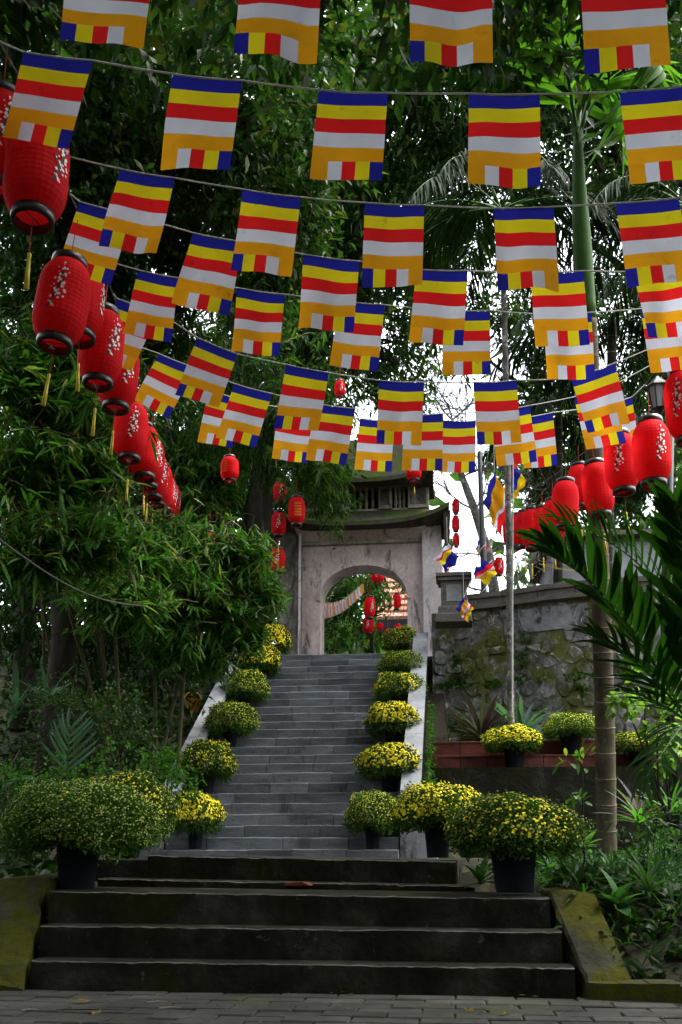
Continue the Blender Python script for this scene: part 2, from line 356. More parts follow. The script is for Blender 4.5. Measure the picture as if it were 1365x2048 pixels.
# ------------------------------------------------------------------ terrain
def sm(a, b, x):
    t = np.clip((x - a) / (b - a), 0, 1); return t * t * (3 - 2 * t)
XC = (XL + XR) / 2
def terrain_z(X, Y):
    X = np.asarray(X, float); Y = np.asarray(Y, float)
    low = .50 * sm(5.3, 6.3, Y) + .10 * sm(6.8, 12, Y)
    leftrise = sm(12.6, 20.5, Y) * (ZT - .75)
    z = low + leftrise
    right = (X > XC)
    zr = low + np.where(Y > 17.9, ZT - .8, 0)
    z = np.where(right, zr, z)
    # banks beside the path
    lb = sm(-2.6, -7, X) * 1.1 * sm(4, 7, Y); rb = sm(1.4, 6, X) * .9 * sm(4, 7, Y) * (Y < 17.9)
    z = z + lb + rb
    z = z + .05 * np.sin(X * 2.1 + Y) * sm(5, 7, Y) + .04 * np.sin(X * 4.7 - Y * 3.1) * sm(5, 7, Y)
    # keep clear beneath the flights
    inl = (X > LE[0][0][0] - .05) & (X < LE[0][1][0] + .05) & (Y > 5.2) & (Y < 8.0)
    ins = (X > XL - .55) & (X < XR + .55) & (Y > 7.2) & (Y < YT + .5)
    z = np.where(inl | ins, np.minimum(z, stair_z(np.maximum(Y, SY)) - .6) * 0 + np.where(ins & (Y > SY), stair_z(Y) - .7, -.05), z)
    land = (X > XL-.4) & (X < XR+.75) & (Y > 6.6) & (Y < SY)
    z = np.where(land & ~ins, np.minimum(z, ZLAND - .03), z)
    z = np.where((Y > YT + .3) & (np.abs(X - XC) < 2.6), ZT - .06, z)
    return z
gx = np.concatenate([np.linspace(-160, -14, 12), np.arange(-13, 10, .25), np.linspace(10.5, 160, 12)])
gy = np.concatenate([np.linspace(-160, -6, 10), np.arange(-5, 30, .25), np.linspace(31, 400, 14)])
GX, GY = np.meshgrid(gx, gy); GZ = terrain_z(GX, GY)
GZ = np.where(GY < 5.25, -.03, GZ)
nx, ny = len(gx), len(gy)
i0 = (np.arange(ny-1)[:,None]*nx + np.arange(nx-1)[None]).ravel()
tag(link('ground', np_mesh('ground', np.stack([GX, GY, GZ], -1).reshape(-1,3), [np.stack([i0, i0+1, i0+nx+1, i0+nx], 1)], M['soil'])), kind='structure')

# paved path in front of the steps: bricks laid one by one
pave = tag(empty('path'), kind='structure')
bed = MB().box((-4.2, -3, -.028), (3.4, 5.42, -.012)).build('mortar_bed', M['soil'], pave)
bw, bh = .30, .15
rows = 0
pm = []
for v in range(5):
    w2, h2 = bw/2 - .003, bh/2 - .003
    mb = MB().cbox((-w2, -h2, -.03), (w2, h2, 0), .006); pm.append(mb.mesh('brick', M['paver']))
yy = 5.40 - bh/2; rr = 0
while yy > 4.25:
    x = -2.9 + (rr % 2) * bw/2
    while x < 2.4:
        b = link('brick', random.choice(pm), pave); b.location = (x, yy, random.uniform(-.006, .004)); b.rotation_euler = (R(random.uniform(-1,1)), R(random.uniform(-.8,.8)), R(random.uniform(-.7,.7)))
        x += bw
    yy -= bh; rr += 1
mb = MB()
while yy > -2.5:
    x = -2.9 + (rr % 2) * bw/2
    while x < 2.4:
        mb.box((x-bw/2+.006, yy-bh/2+.006, -.03), (x+bw/2-.006, yy+bh/2-.006, random.uniform(-.004, .004))); x += bw
    yy -= bh; rr += 1
tag(mb.build('brick_field', M['paver'], pave), kind='stuff')

# ------------------------------------------------------------------ lower flight of old concrete steps
low = tag(empty('concrete_stairs'), kind='structure')
def wavy_step(a, b, yfront, yback, z0, seed, name='step', m=None, parent=None, n=90):
    """one worn step: a solid with an uneven nosing; a, b = ends of the front top edge"""
    r = np.random.default_rng(seed); vs = []; fs = []
    k = np.convolve(r.normal(0, 1, n + 9), np.ones(7)/7, 'same')[:n+1]
    k2 = r.normal(0, 1, n+1)
    for c_ in r.integers(4, n-4, 5): k[c_:c_+int(r.integers(1,4))] -= r.uniform(.3, .9)
    for i in range(n+1):
        t = i/n; x = a[0] + (b[0]-a[0])*t; zt = a[2] + (b[2]-a[2])*t
        dz = k[i]*.005 + k2[i]*.0012; dy = -k[i]*.008 + abs(k2[i])*.002
        z0i = z0
        for (y, z) in ((yfront+.012, z0i), (yfront + .006 + dy, z0i + (zt-z0i)*.55), (yfront + dy, zt-.006+dz), (yfront+.008+dy, zt+dz), (yfront+.07, zt + dz*.4 + .003), (yback, zt+.004), (yback, z0i)):
            vs.append((x, y, z))
    q = 7
    for i in range(n):
        for j in range(q):
            fs.append((i*q+j, (i+1)*q+j, (i+1)*q+(j+1)%q, i*q+(j+1)%q))
    fs.append(tuple(range(q))); fs.append(tuple(reversed(range(n*q, n*q+q))))
    o = MB().add(vs, fs).build(name, m or M['concrete'], parent or low, smooth=False)
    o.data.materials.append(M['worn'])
    for i in range(n): o.data.polygons[i*q+2].material_index = 1  # nosing faces: wear plus painted-in sky light
    return o
backs = [YF[1]+.06, YF[2]+.06, YF[3]+.06, YF[4]+.06, SY+.05]
z0s = [-.02] + [min(LE[i][0][2], LE[i][1][2]) - .05 for i in range(4)]
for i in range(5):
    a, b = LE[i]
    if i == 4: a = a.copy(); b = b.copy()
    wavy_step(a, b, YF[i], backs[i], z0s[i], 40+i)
# landing behind the top step, out to both sides below the pots
MB().box((XL-.4, YF[4]+.3, -.05), (XR+.75, SY+.3, ZLAND-.012)).build('landing', M['concrete'], low)
# cheek walls of the lower flight
def cheek(pts, name='cheek_wall'):
    # pts: list of (xin, xout, y, ztop)
    mb = MB(); n = 24; vs = []; fs = []
    r = np.random.default_rng(len(pts))
    for i in range(n+1):
        t = i/n*(len(pts)-1); k = min(int(t), len(pts)-2); u = t-k
        p = [pts[k][j]*(1-u)+pts[k+1][j]*u for j in range(4)]
        e = r.normal(0, .004, 4)
        vs += [(p[0]+e[0], p[2], -.06), (p[0]+e[0], p[2], p[3]-.015+e[1]), (p[0]+(p[1]-p[0])*.06, p[2], p[3]+e[1]), (p[0]*.5+p[1]*.5, p[2], p[3]+.006+e[2]), (p[1], p[2], p[3]-.008+e[3]), (p[1], p[2], -.06)]
    for i in range(n):
        for j in range(6): fs.append((i*6+j, i*6+(j+1)%6, (i+1)*6+(j+1)%6, (i+1)*6+j))
    fs.append(tuple(reversed(range(6)))); fs.append(tuple(range(n*6, n*6+6)))
    return mb.add(vs, fs).build(name, M['mossy'], low)
xr0 = LE[0][1][0]; xr2 = LE[2][1][0]
xi_b = P(1185, 1990, Y=5.33); xo_b = P(1277, 1986, Y=5.33); xi_t = P(1096, 1779, Y=6.0); xo_t = P(1188, 1771, Y=6.0)
cheek([(xi_b[0], xo_b[0], 5.33, xi_b[2]), (xi_t[0], xo_t[0], 6.0, xi_t[2]-.01), (xi_t[0], xo_t[0], 6.8, xi_t[2]-.02)])
li_b = P(46, 1972, Y=5.33); li_t = P(97, 1757, Y=6.0)
cheek([(li_b[0], li_b[0]-.34, 5.33, li_b[2]), (li_t[0], li_t[0]-.36, 6.0, li_t[2]), (li_t[0], li_t[0]-.4, 6.8, li_t[2]+.02)])
# low mossy kerbs running off to either side
k0 = P(1180, 1992, Y=5.33); k1 = P(1420, 2016, Y=5.0)
mbk = MB(); n = 14
for i in range(n):
    t0, t1 = i/n, (i+1)/n
    x0, x1 = k0[0]+(2.6-k0[0])*t0, k0[0]+(2.6-k0[0])*t1; y0, y1 = 5.31-.30*t0, 5.31-.30*t1
    h = .085+random.uniform(-.008, .008)
    mbk.hexa([(x0,y0,-.05),(x1,y1,-.05),(x1,y1+.2,-.05),(x0,y0+.2,-.05),(x0,y0+.01,h),(x1,y1+.01,h),(x1,y1+.2,h),(x0,y0+.2,h)])
tag(mbk.build('kerb', M['mossy']), kind='structure')

# ------------------------------------------------------------------ main stone staircase, slab by slab
st = tag(empty('stone_staircase'), kind='structure')
r2 = random.Random(5)
for i in range(NS):
    y0 = SY + i*T_; z1 = SZ + i*RI; z0 = z1 - (RI if i else SZ - ZLAND + .0)
    yb = y0 + T_ + .03 if i < NS-1 else y0 + .45
    x = XL; 
    while x < XR - .05:
        w = r2.choice([.55, .7, .85, 1.0, 1.15]);
        x2 = min(x + w, XR)
        if XR - x2 < .35: x2 = XR
        dz = r2.uniform(-.006, .006); dy = r2.uniform(-.008, .008)
        sb_ = MB(); nq = 5; vs = []; fs = []
        for q_ in range(nq+1):
            xx = x+.004+(x2-x-.008)*q_/nq; e1, e2 = r2.gauss(0, .0022), r2.gauss(0, .003)
            vs += [(xx, y0+dy, z0-.01), (xx, y0+dy+e2*.5, z1+dz-.012+e1), (xx, y0+dy+.008+e2, z1+dz+e1), (xx, yb, z1+dz), (xx, yb, z0-.01)]
        for q_ in range(nq):
            for j_ in range(5): fs.append((q_*5+j_, (q_+1)*5+j_, (q_+1)*5+(j_+1)%5, q_*5+(j_+1)%5))
        fs += [(0,1,2,3,4), tuple(reversed(range(nq*5, nq*5+5)))]
        sb_.add(vs, fs).build('slab', M['step'], st)
        x = x2
MB().hexa([(XL+.01, SY+.03, -.1),(XR-.01, SY+.03, -.1),(XR-.01, YT+.3, -.1),(XL+.01, YT+.3, -.1),(XL+.01, SY+.03, SZ-.22),(XR-.01, SY+.03, SZ-.22),(XR-.01, YT+.3, ZT-.22),(XL+.01, YT+.3, ZT-.22)]).build('core', M['concrete'], st)
# top platform
MB().box((XL-.6, YT+.42, ZT-.3), (XR+.6, YT+9, ZT-.004)).build('platform', M['step'], st)
# sloping side curbs with pedestals
CW, CH = .24, .30
def curb(side):
    xin = XR if side > 0 else XL
    xo = xin + side*CW; xin += side*.012
    ys = SY + .72
    nseg = 7; ye = YT + .15
    for k in range(nseg):
        a = ys + (ye-ys)*k/nseg + .004; b = ys + (ye-ys)*(k+1)/nseg - .004
        za, zb = stair_z(a)+CH, stair_z(b)+CH
        x0, x1 = min(xin, xo)-.02, max(xin, xo)+.02
        MB().hexa([(x0,a,za-.09),(x1,a,za-.09),(x1,b,zb-.09),(x0,b,zb-.09),(x0,a,za),(x1,a,za),(x1,b,zb),(x0,b,zb)]).build('curb_slab', M['curb'], st)
    x0, x1 = min(xin, xo), max(xin, xo)
    MB().hexa([(x0,ys,-.1),(x1,ys,-.1),(x1,ye,-.1),(x0,ye,-.1),(x0,ys,stair_z(ys)+CH-.092),(x1,ys,stair_z(ys)+CH-.092),(x1,ye,stair_z(ye)+CH-.092),(x0,ye,stair_z(ye)+CH-.092)]).build('curb_wall', M['concrete'], st)
    zp = stair_z(ys)+CH-.10
    xa, xb = (xin+side*.0, xin+side*.46)
    MB().box((min(xa,xb), ys-.5, -.1), (max(xa,xb), ys-.003, zp-.07)).build('pedestal', M['render'], st)
    MB().cbox((min(xa,xb)-.03, ys-.53, zp-.068), (max(xa,xb)+.03, ys-.006, zp), .008).build('pedestal_cap', M['parapet'], st)
curb(1); curb(-1)

# ------------------------------------------------------------------ gate
YG = YT + 1.7
gt = tag(empty('stone_gate', (XC, YG, ZT)), 'old pink plastered arched gate with mossy curved roofs at the top of the stairs', 'gate')
def gp(px, py, dy=0): return P(px, py, Y=YG + dy)
def gbuild(mb, name, m, smooth=False, par=None): 
    return mb.build(name, m, par or gt, smooth, origin=(XC, YG, ZT)) if par is None else mb.build(name, m, par, smooth)
def fixparent(o):    # geometry is given in world space; the gate root sits at (XC,YG,ZT)
    o.location = (0, 0, 0); return o
gz0 = ZT - .05
xl, xr_ = gp(600, 1200)[0], gp(850, 1200)[0]
ztopw = gp(700, 1083)[2]
ax0, ax1 = gp(641, 1200)[0], gp(815, 1200)[0]; zsp = gp(700, 1200)[2]; zar = gp(728, 1131)[2]
DG = .62
def arch_wall():
    mb = MB(); n = 28; c = (ax0+ax1)/2; hw = (ax1-ax0)/2; pts = [(ax0, gz0)]
    for i in range(n+1):
        q = math.pi*(1-i/n); pts.append((c+hw*math.cos(q), zsp+(zar-zsp)*(math.sin(q)**.86)))
    pts.append((ax1, gz0))
    for y, flip in ((YG, 0), (YG+DG, 1)):
        vs = []; fs = []
        for (x, z) in pts[1:-1]: vs += [(x, y, z), (x, y, ztopw)]
        for i in range(len(pts)-3): fs.append((2*i, 2*i+2, 2*i+3, 2*i+1) if not flip else (2*i+1, 2*i+3, 2*i+2, 2*i))
        k = len(vs); vs += [(xl,y,gz0),(ax0,y,gz0),(ax0,y,ztopw),(xl,y,ztopw),(ax1,y,gz0),(xr_,y,gz0),(xr_,y,ztopw),(ax1,y,ztopw)]
        for q in (0, 4): f = (k+q, k+q+1, k+q+2, k+q+3); fs.append(f if not flip else tuple(reversed(f)))
        mb.add(vs, fs)
    vs = []; fs = []
    for (x, z) in pts: vs += [(x, YG, z), (x, YG+DG, z)]
    for i in range(len(pts)-1): fs.append((2*i, 2*i+1, 2*i+3, 2*i+2))
    mb.add(vs, fs)
    return mb
def G(mb, name, m, smooth=False, par=None):
    """mb in world coords -> part of the gate"""
    mb.v = [(v[0]-XC, v[1]-YG, v[2]-ZT) for v in mb.v]
    return link(name, mb.mesh(name, m, smooth), par or gt)
G(arch_wall(), 'arch_wall', M['plaster'])
# raised rim round the arch
rim = MB(); n = 28; c = (ax0+ax1)/2; hw = (ax1-ax0)/2
pr = [(c+(hw)*math.cos(math.pi*(1-i/n)), zsp+(zar-zsp)*(math.sin(math.pi*(1-i/n))**.86)) for i in range(n+1)]
po = [(c+(hw+.07)*math.cos(math.pi*(1-i/n)), zsp+(zar-zsp+.07)*(math.sin(math.pi*(1-i/n))**.86)) for i in range(n+1)]
for i in range(n):
    (a, b), (a2, b2), (e, f), (e2, f2) = pr[i], pr[i+1], po[i], po[i+1]
    rim.hexa([(a,YG-.03,b),(a2,YG-.03,b2),(a2,YG+.01,b2),(a,YG+.01,b),(e,YG-.03,f),(e2,YG-.03,f2),(e2,YG+.01,f2),(e,YG+.01,f)])
G(rim, 'arch_rim', M['plaster'])
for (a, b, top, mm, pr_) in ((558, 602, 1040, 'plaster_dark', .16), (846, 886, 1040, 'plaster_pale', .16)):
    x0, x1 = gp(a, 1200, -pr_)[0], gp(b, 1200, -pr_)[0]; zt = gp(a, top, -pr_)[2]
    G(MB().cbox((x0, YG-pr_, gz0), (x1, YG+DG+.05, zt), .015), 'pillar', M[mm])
x0 = gp(597, 1200, -.19)[0]; G(MB().box((x0, YG-.19, gz0), (x0+.05, YG-.162, gp(600,1062)[2])), 'pilaster_strip', M['plaster_pale'])
# cove under the lower eave
z0, z1 = gp(700, 1085)[2], gp(700, 1045, -.35)[2]
x0, x1 = gp(602, 1060)[0], gp(847, 1060)[0]
G(MB().box((x0+.005, YG-.06, z0-.05), (x1-.005, YG-.002, z0+.02)), 'moulding', M['gate_trim'])
G(MB().hexa([(x0+.006,YG-.04,z0+.022),(x1-.006,YG-.04,z0+.022),(x1-.006,YG+DG,z0+.022),(x0+.006,YG+DG,z0+.022),(x0-.1,YG-.34,z1),(x1+.1,YG-.34,z1),(x1+.1,YG+DG+.3,z1),(x0-.1,YG+DG+.3,z1)]), 'cove', M['plaster'])
def hip_roof(cx, cy, rings, up, th=.07, n=15):
    """rings: (half x, half y, z) from ridge to eave; corners sweep up"""
    mb = MB()
    def ring(a, b, z, u):
        out = []
        side = [(-1 + 2*i/n) for i in range(n)]
        per = [(s, -1) for s in side] + [(1, s) for s in side] + [(-s, 1) for s in side] + [(-1, -s) for s in side]
        for (x, y) in per:
            k = (abs(x)**3.2) * (abs(y)**3.2) if True else 0
            ex = 1 + .05*k*u
            out.append((cx + a*x*ex, cy + b*y*ex, z + u*k + .0))
        return out
    R_ = [ring(a, b, z, up*(j/(len(rings)-1))**1.5) for j, (a, b, z) in enumerate(rings)]
    m_ = 4*n; vs = [v for r_ in R_ for v in r_]; fs = []
    for j in range(len(R_)-1):
        for i in range(m_): fs.append(((j)*m_+i, (j+1)*m_+i, (j+1)*m_+(i+1)%m_, j*m_+(i+1)%m_))
    fs.append(tuple(range(m_)))
    mb.add(vs, fs)
    e = R_[-1]; e2 = [(v[0], v[1], v[2]-th) for v in e]
    und = ring(rings[-1][0]*.80, rings[-1][1]*.62, rings[-1][2]-th-.0, up*.1)
    fas = MB(); fas.add(e+e2, [(i, m_+i, m_+(i+1)%m_, (i+1)%m_) for i in range(m_)])
    sof = MB(); sof.add(e2+und, [(i, m_+i, m_+(i+1)%m_, (i+1)%m_) for i in range(m_)])
    return mb, fas, sof
xcg = gp(723, 1100)[0]
def roof_at(ly, pxl, pxr, y_mid, y_tip, y_ridge, ov, ridge_k):
    hx = (P(pxr, y_mid, Y=YG-ov)[0] - P(pxl, y_mid, Y=YG-ov)[0])/2; cx = (P(pxr, y_mid, Y=YG-ov)[0] + P(pxl, y_mid, Y=YG-ov)[0])/2
    ze = P(723, y_mid, Y=YG-ov)[2]; zt = P(pxr, y_tip, Y=YG-ov)[2]; zr = P(723, y_ridge, Y=YG+DG/2)[2]
    hy = ov + DG/2
    return cx, YG+DG/2, [(hx*ridge_k, hy*.42, zr), (hx*(.6+.4*ridge_k), hy*.62, ze+(zr-ze)*.5), (hx*.97, hy*.86, ze+(zr-ze)*.16), (hx, hy, ze)], zt-ze
a, b, rg, up = roof_at(0, 548, 897, 1041, 1003, 1034, .55, .74)
t, f, s = hip_roof(a, b, rg, up, .09)
G(t, 'roof', M['roof'], True); G(f, 'eave_fascia', M['roof']); G(s, 'soffit', M['roof_under'])
# right-hand corner bracket below the swept tip
tipx = P(890, 1050, Y=YG-.3)
G(MB().hexa([(tipx[0]-.02, YG-.3, P(890,1092,Y=YG-.3)[2]), (tipx[0]+.07, YG-.3, P(890,1092,Y=YG-.3)[2]), (tipx[0]+.07, YG+.2, P(890,1085,Y=YG)[2]), (tipx[0]-.02, YG+.2, P(890,1085,Y=YG)[2]),
    (tipx[0]-.02, YG-.5, P(890,1022,Y=YG-.5)[2]), (tipx[0]+.12, YG-.5, P(890,1020,Y=YG-.5)[2]), (tipx[0]+.12, YG+.3, P(890,1022,Y=YG)[2]), (tipx[0]-.02, YG+.3, P(890,1022,Y=YG)[2])]), 'bracket', M['roof_under'])
# upper storey: piers, balusters, rails
dyu = -.02
zb, zt = gp(700, 1024, dyu)[2], gp(700, 966, dyu)[2]
x0, x1 = gp(606, 990)[0], gp(858, 990)[0]
G(MB().box((x0, YG+.02, rg[0][2]-.25), (x1, YG+DG-.02, zb+.06)), 'storey_base', M['gate_trim'])
G(MB().box((x0, YG+.0, zt-.09), (x1, YG+DG, zt+.02)), 'top_rail', M['gate_trim'])
G(MB().box((x0+.02, YG+.3, zb+.062), (x1-.02, YG+DG-.05, zt-.092)), 'back_wall', M['roof_under'])
for (a, b) in ((606, 636), (686, 699), (757, 784), (816, 858)):
    xa, xb = gp(a, 990)[0], gp(b, 990)[0]
    G(MB().cbox((xa, YG-.03, zb+.04), (xb, YG+.25, zt-.092), .012), 'pier', M['gate_trim'])
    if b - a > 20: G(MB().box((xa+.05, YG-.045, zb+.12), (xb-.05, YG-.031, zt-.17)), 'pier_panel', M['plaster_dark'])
bprof = [(.035, 0), (.035, .03), (.022, .05), (.04, .16), (.026, .26), (.036, .38), (.024, .47), (.035, .49), (.035, .52)]
sb = (zt-.092-zb-.06)/.52
bme = MB().lathe([(r, z*sb) for r, z in bprof], 8).mesh('baluster', M['gate_trim'], True)
for px in (640, 650, 660, 670, 680, 709, 721, 733, 746, 792, 800, 808):
    o = link('baluster', bme, gt); q = gp(px, 990, .1); o.location = (q[0]-XC, .1, zb+.06-ZT)
a, b, rg2, up = roof_at(0, 592, 866, 955, 922, 893, .55, .6)
t, f, s = hip_roof(a, b, rg2, up, .09)
G(t, 'roof', M['roof'], True); G(f, 'eave_fascia', M['roof']); G(s, 'soffit', M['roof_under'])
G(MB().box((x0+.06, YG+.03, zt+.022), (x1-.06, YG+DG-.03, rg2[-1][2]+.03)), 'frieze', M['roof_under'])
rz_ = rg2[0][2]
G(MB().tube([(a-rg2[0][0], b, rz_+.18), (a-rg2[0][0]*.6, b, rz_+.06), (a, b, rz_+.05), (a+rg2[0][0]*.6, b, rz_+.06), (a+rg2[0][0], b, rz_+.18)], .09, 8), 'ridge', M['roof'])

# ------------------------------------------------------------------ retaining wall of rough stones
wp_px = [866, 905, 940, 1010, 1110, 1200, 1322]; wp_z = [18.25, 18.2, 18.05, 17.8, 17.3, 17.0, 16.75]
WP = np.array([P(x, 1350, Zc=z)[:2] for x, z in zip(wp_px, wp_z)])
seg = np.linalg.norm(np.diff(WP, axis=0), axis=1); cum = np.concatenate([[0], np.cumsum(seg)]); WL = cum[-1]
def wpt(s):
    x = np.interp(s, cum, WP[:,0]); y = np.interp(s, cum, WP[:,1]); e = .25
    dx = np.interp(min(s+e, WL), cum, WP[:,0]) - np.interp(max(s-e, 0), cum, WP[:,0]); dy = np.interp(min(s+e, WL), cum, WP[:,1]) - np.interp(max(s-e, 0), cum, WP[:,1])
    l = math.hypot(dx, dy); return x, y, dy/l, -dx/l
zpt = P(1000, 1176, Zc=17.85)[2]; zmo = P(1010, 1208, Zc=17.8)[2]; zbase = P(1050, 1500, Zc=17.5)[2]-.35; zledge = P(1000, 1366, Zc=17.8)[2]
rw = tag(empty('retaining_wall', (WP[0][0], WP[0][1], zbase)), 'curved mossy rubble stone retaining wall right of the stairs with a stone parapet', 'wall')
RO = np.array([WP[0][0], WP[0][1], zbase])
def wallstrip(off0, off1, z0, z1, name, m, s0=0, s1=None, n=26, jit=0):
    s1 = WL if s1 is None else s1; vs = []; fs = []
    for i in range(n+1):
        x, y, nx_, ny_ = wpt(s0+(s1-s0)*i/n)
        for (o, z) in ((off0, z0), (off0, z1), (off1, z1), (off1, z0)): vs.append((x+nx_*o, y+ny_*o, z))
    for i in range(n):
        for j in range(4): fs.append((i*4+j, i*4+(j+1)%4, (i+1)*4+(j+1)%4, (i+1)*4+j))
    fs += [(3,2,1,0), (n*4, n*4+1, n*4+2, n*4+3)]
    mb = MB().add(vs, fs); mb.v = [tuple(np.array(v)-RO) for v in mb.v]
    return link(name, mb.mesh(name, m), rw)
wallstrip(0, -.5, zledge-.01, zmo, 'wall_body', M['mortar'])
wallstrip(.09, -.5, zbase, zledge-.012, 'wall_body', M['mortar'])
sP = cum[2]
wallstrip(.10, -.25, zmo, zmo+.075, 'moulding', M['parapet'], s0=sP-.05)
# parapet in separate blocks with joints
nb = 5
for k in range(nb):
    a = sP + (WL-sP)*k/nb + .006; b = sP + (WL-sP)*(k+1)/nb - .006
    wallstrip(.04, -.2, zmo+.077, zpt-.09, 'parapet_block', M['parapet'], a, b, 6)
    wallstrip(.07, -.23, zpt-.088, zpt, 'coping', M['parapet'], a, b, 6)
# end of the wall turning back
x, y, nx_, ny_ = wpt(WL)
MBe = MB().box((x-.05, y+.02, zbase), (x+.45, y+6, zmo-.15)); MBe.v = [tuple(np.array(v)-RO) for v in MBe.v]; link('return_wall', MBe.mesh('return_wall', M['mortar']), rw)
def clip(poly, p, q):
    """keep the half plane nearer to p than to q"""
    m = (p+q)/2; d = q-p; out = []
    for i in range(len(poly)):
        a, b = poly[i], poly[(i+1) % len(poly)]
        da, db = np.dot(a-m, d), np.dot(b-m, d)
        if da <= 0: out.append(a)
        if (da < 0 < db) or (db < 0 < da): out.append(a + (b-a)*da/(da-db))
    return out
def stones(z0, z1, off, cw, ch, seed, keep, gap=.016):
    r = np.random.default_rng(seed); nxs = int(WL/cw); nzs = int((z1-z0)/ch); pts = []
    for j in range(-1, nzs+1):
        for i in range(-1, nxs+1):
            pts.append(np.array([(i+.5+(j % 2)*.5)*WL/nxs, z0+(j+.5)*(z1-z0)/nzs]) + r.uniform(-.46, .46, 2)*np.array([WL/nxs, (z1-z0)/nzs]))
    pts = np.array(pts); cnt = 0
    for p in pts:
        if not (0 < p[0] < WL and z0 < p[1] < z1) or r.random() > keep(p[0], p[1]): continue
        poly = [np.array(q) for q in ((max(p[0]-cw*1.2, .02), max(p[1]-ch*1.2, z0+.01)), (min(p[0]+cw*1.2, WL-.02), max(p[1]-ch*1.2, z0+.01)), (min(p[0]+cw*1.2, WL-.02), min(p[1]+ch*1.2, z1-.01)), (max(p[0]-cw*1.2, .02), min(p[1]+ch*1.2, z1-.01)))]
        dd = np.linalg.norm(pts-p, axis=1)
        for k in np.argsort(dd)[1:14]:
            poly = clip(poly, p, pts[k])
            if len(poly) < 3: break
        if len(poly) < 3: continue
        c = np.mean(poly, 0)
        # round the corners a little: cut each corner
        rp = []
        for i in range(len(poly)):
            a, b, d = poly[i-1], poly[i], poly[(i+1) % len(poly)]
            rp += [b+(a-b)*.22, b+(d-b)*.22]
        rings = []
        prot = off + r.uniform(.004, .03)
        vs = []; n = len(rp)
        for sc, o in ((1-gap/min(cw,ch)*1.3, off-.03), (.93-gap/min(cw,ch), prot-.012), (.78, prot+r.uniform(.002,.010))):
            for q in rp:
                w = c+(q-c)*sc; x, y, nx_, ny_ = wpt(float(np.clip(w[0], 0, WL))); oo = o + (r.normal(0, .006) if sc < .95 else 0)
                vs.append((x+nx_*oo-RO[0], y+ny_*oo-RO[1], w[1]-RO[2]))
        fs = []
        for k in range(2):
            for i in range(n): fs.append((k*n+i, k*n+(i+1) % n, (k+1)*n+(i+1) % n, (k+1)*n+i))
        fs.append(tuple(range(2*n, 3*n)))
        link('stone', MB().add(vs, fs).mesh('stone', M['wallstone']), rw); cnt += 1
    return cnt
c1 = stones(zledge, zmo, 0, .27, .21, 3, lambda s, z: .55 if z < zledge+(zmo-zledge)*.62 or s > WL*.72 else (.5 if s < WL*.33 else .08))
c2 = stones(zbase, zledge-.02, .09, .33, .24, 4, lambda s, z: .92)
print('stones', c1, c2)
# grey render patch on the upper wall, with a drain hole
sa = WL*.36
wallstrip(.022, -.02, zledge+(zmo-zledge)*.62, zmo-.10, 'render_patch', M['wallrender'], s0=WL*.34, s1=WL*.72, n=14)
x, y, nx_, ny_ = wpt(WL*.5); q = P(1080, 1234, Zc=17.4)
mbh = MB().tube([(q[0]-RO[0], y-.06-RO[1], q[2]-RO[2]), (q[0]-RO[0], y+.06-RO[1], q[2]-RO[2])], .045, 10); link('drain_pipe', mbh.mesh('drain_pipe', M['iron']), rw)
# faint worn numerals painted on the parapet
fc = bpy.data.curves.new('worn_numerals', 'FONT'); fc.body = '31'; fc.size = .14; fc.extrude = .001; fc.materials.append(M['gate_trim'])
x, y, nx_, ny_ = wpt(cum[2] + seg[2]*.08); fo = link('worn_numerals', fc, rw)
fo.location = (x+nx_*.043-RO[0], y+ny_*.043-RO[1], (zmo+zpt)/2-.07-RO[2]); fo.rotation_euler = (R(90), 0, math.atan2(nx_, -ny_))
# moss and small ferns rooted in the ledge and the joints
r = np.random.default_rng(12); ms, mz = [], []
for _ in range(46):
    s0_ = r.uniform(.05, WL-.1); z0_ = zledge if r.random() < .5 else r.uniform(zbase+.4, zledge+(zmo-zledge)*.6)
    k_ = int(r.integers(14, 60)); ms.append(np.stack([r.normal(s0_, .09, k_), np.full(k_, z0_)+r.normal(0, .03 if z0_ == zledge else .07, k_)], 1))
ms = np.concatenate(ms); mp, md = [], []
for s_i, z_i in ms:
    x, y, nx_, ny_ = wpt(float(np.clip(s_i, 0, WL))); o_i = .10 if z_i <= zledge else .02
    mp.append((x+nx_*o_i-RO[0], y+ny_*o_i-RO[1], z_i-RO[2])); md.append((nx_+r.normal(0,.7), ny_+r.normal(0,.4), r.normal(.1,.7)))
tag(link('moss_growth', leaves('moss_growth', np.array(mp), np.array(md), r.uniform(.04, .11, len(mp)), r.uniform(.02, .045, len(mp)), M['leaf_shrub'], 'oval', .3), rw), kind='stuff')
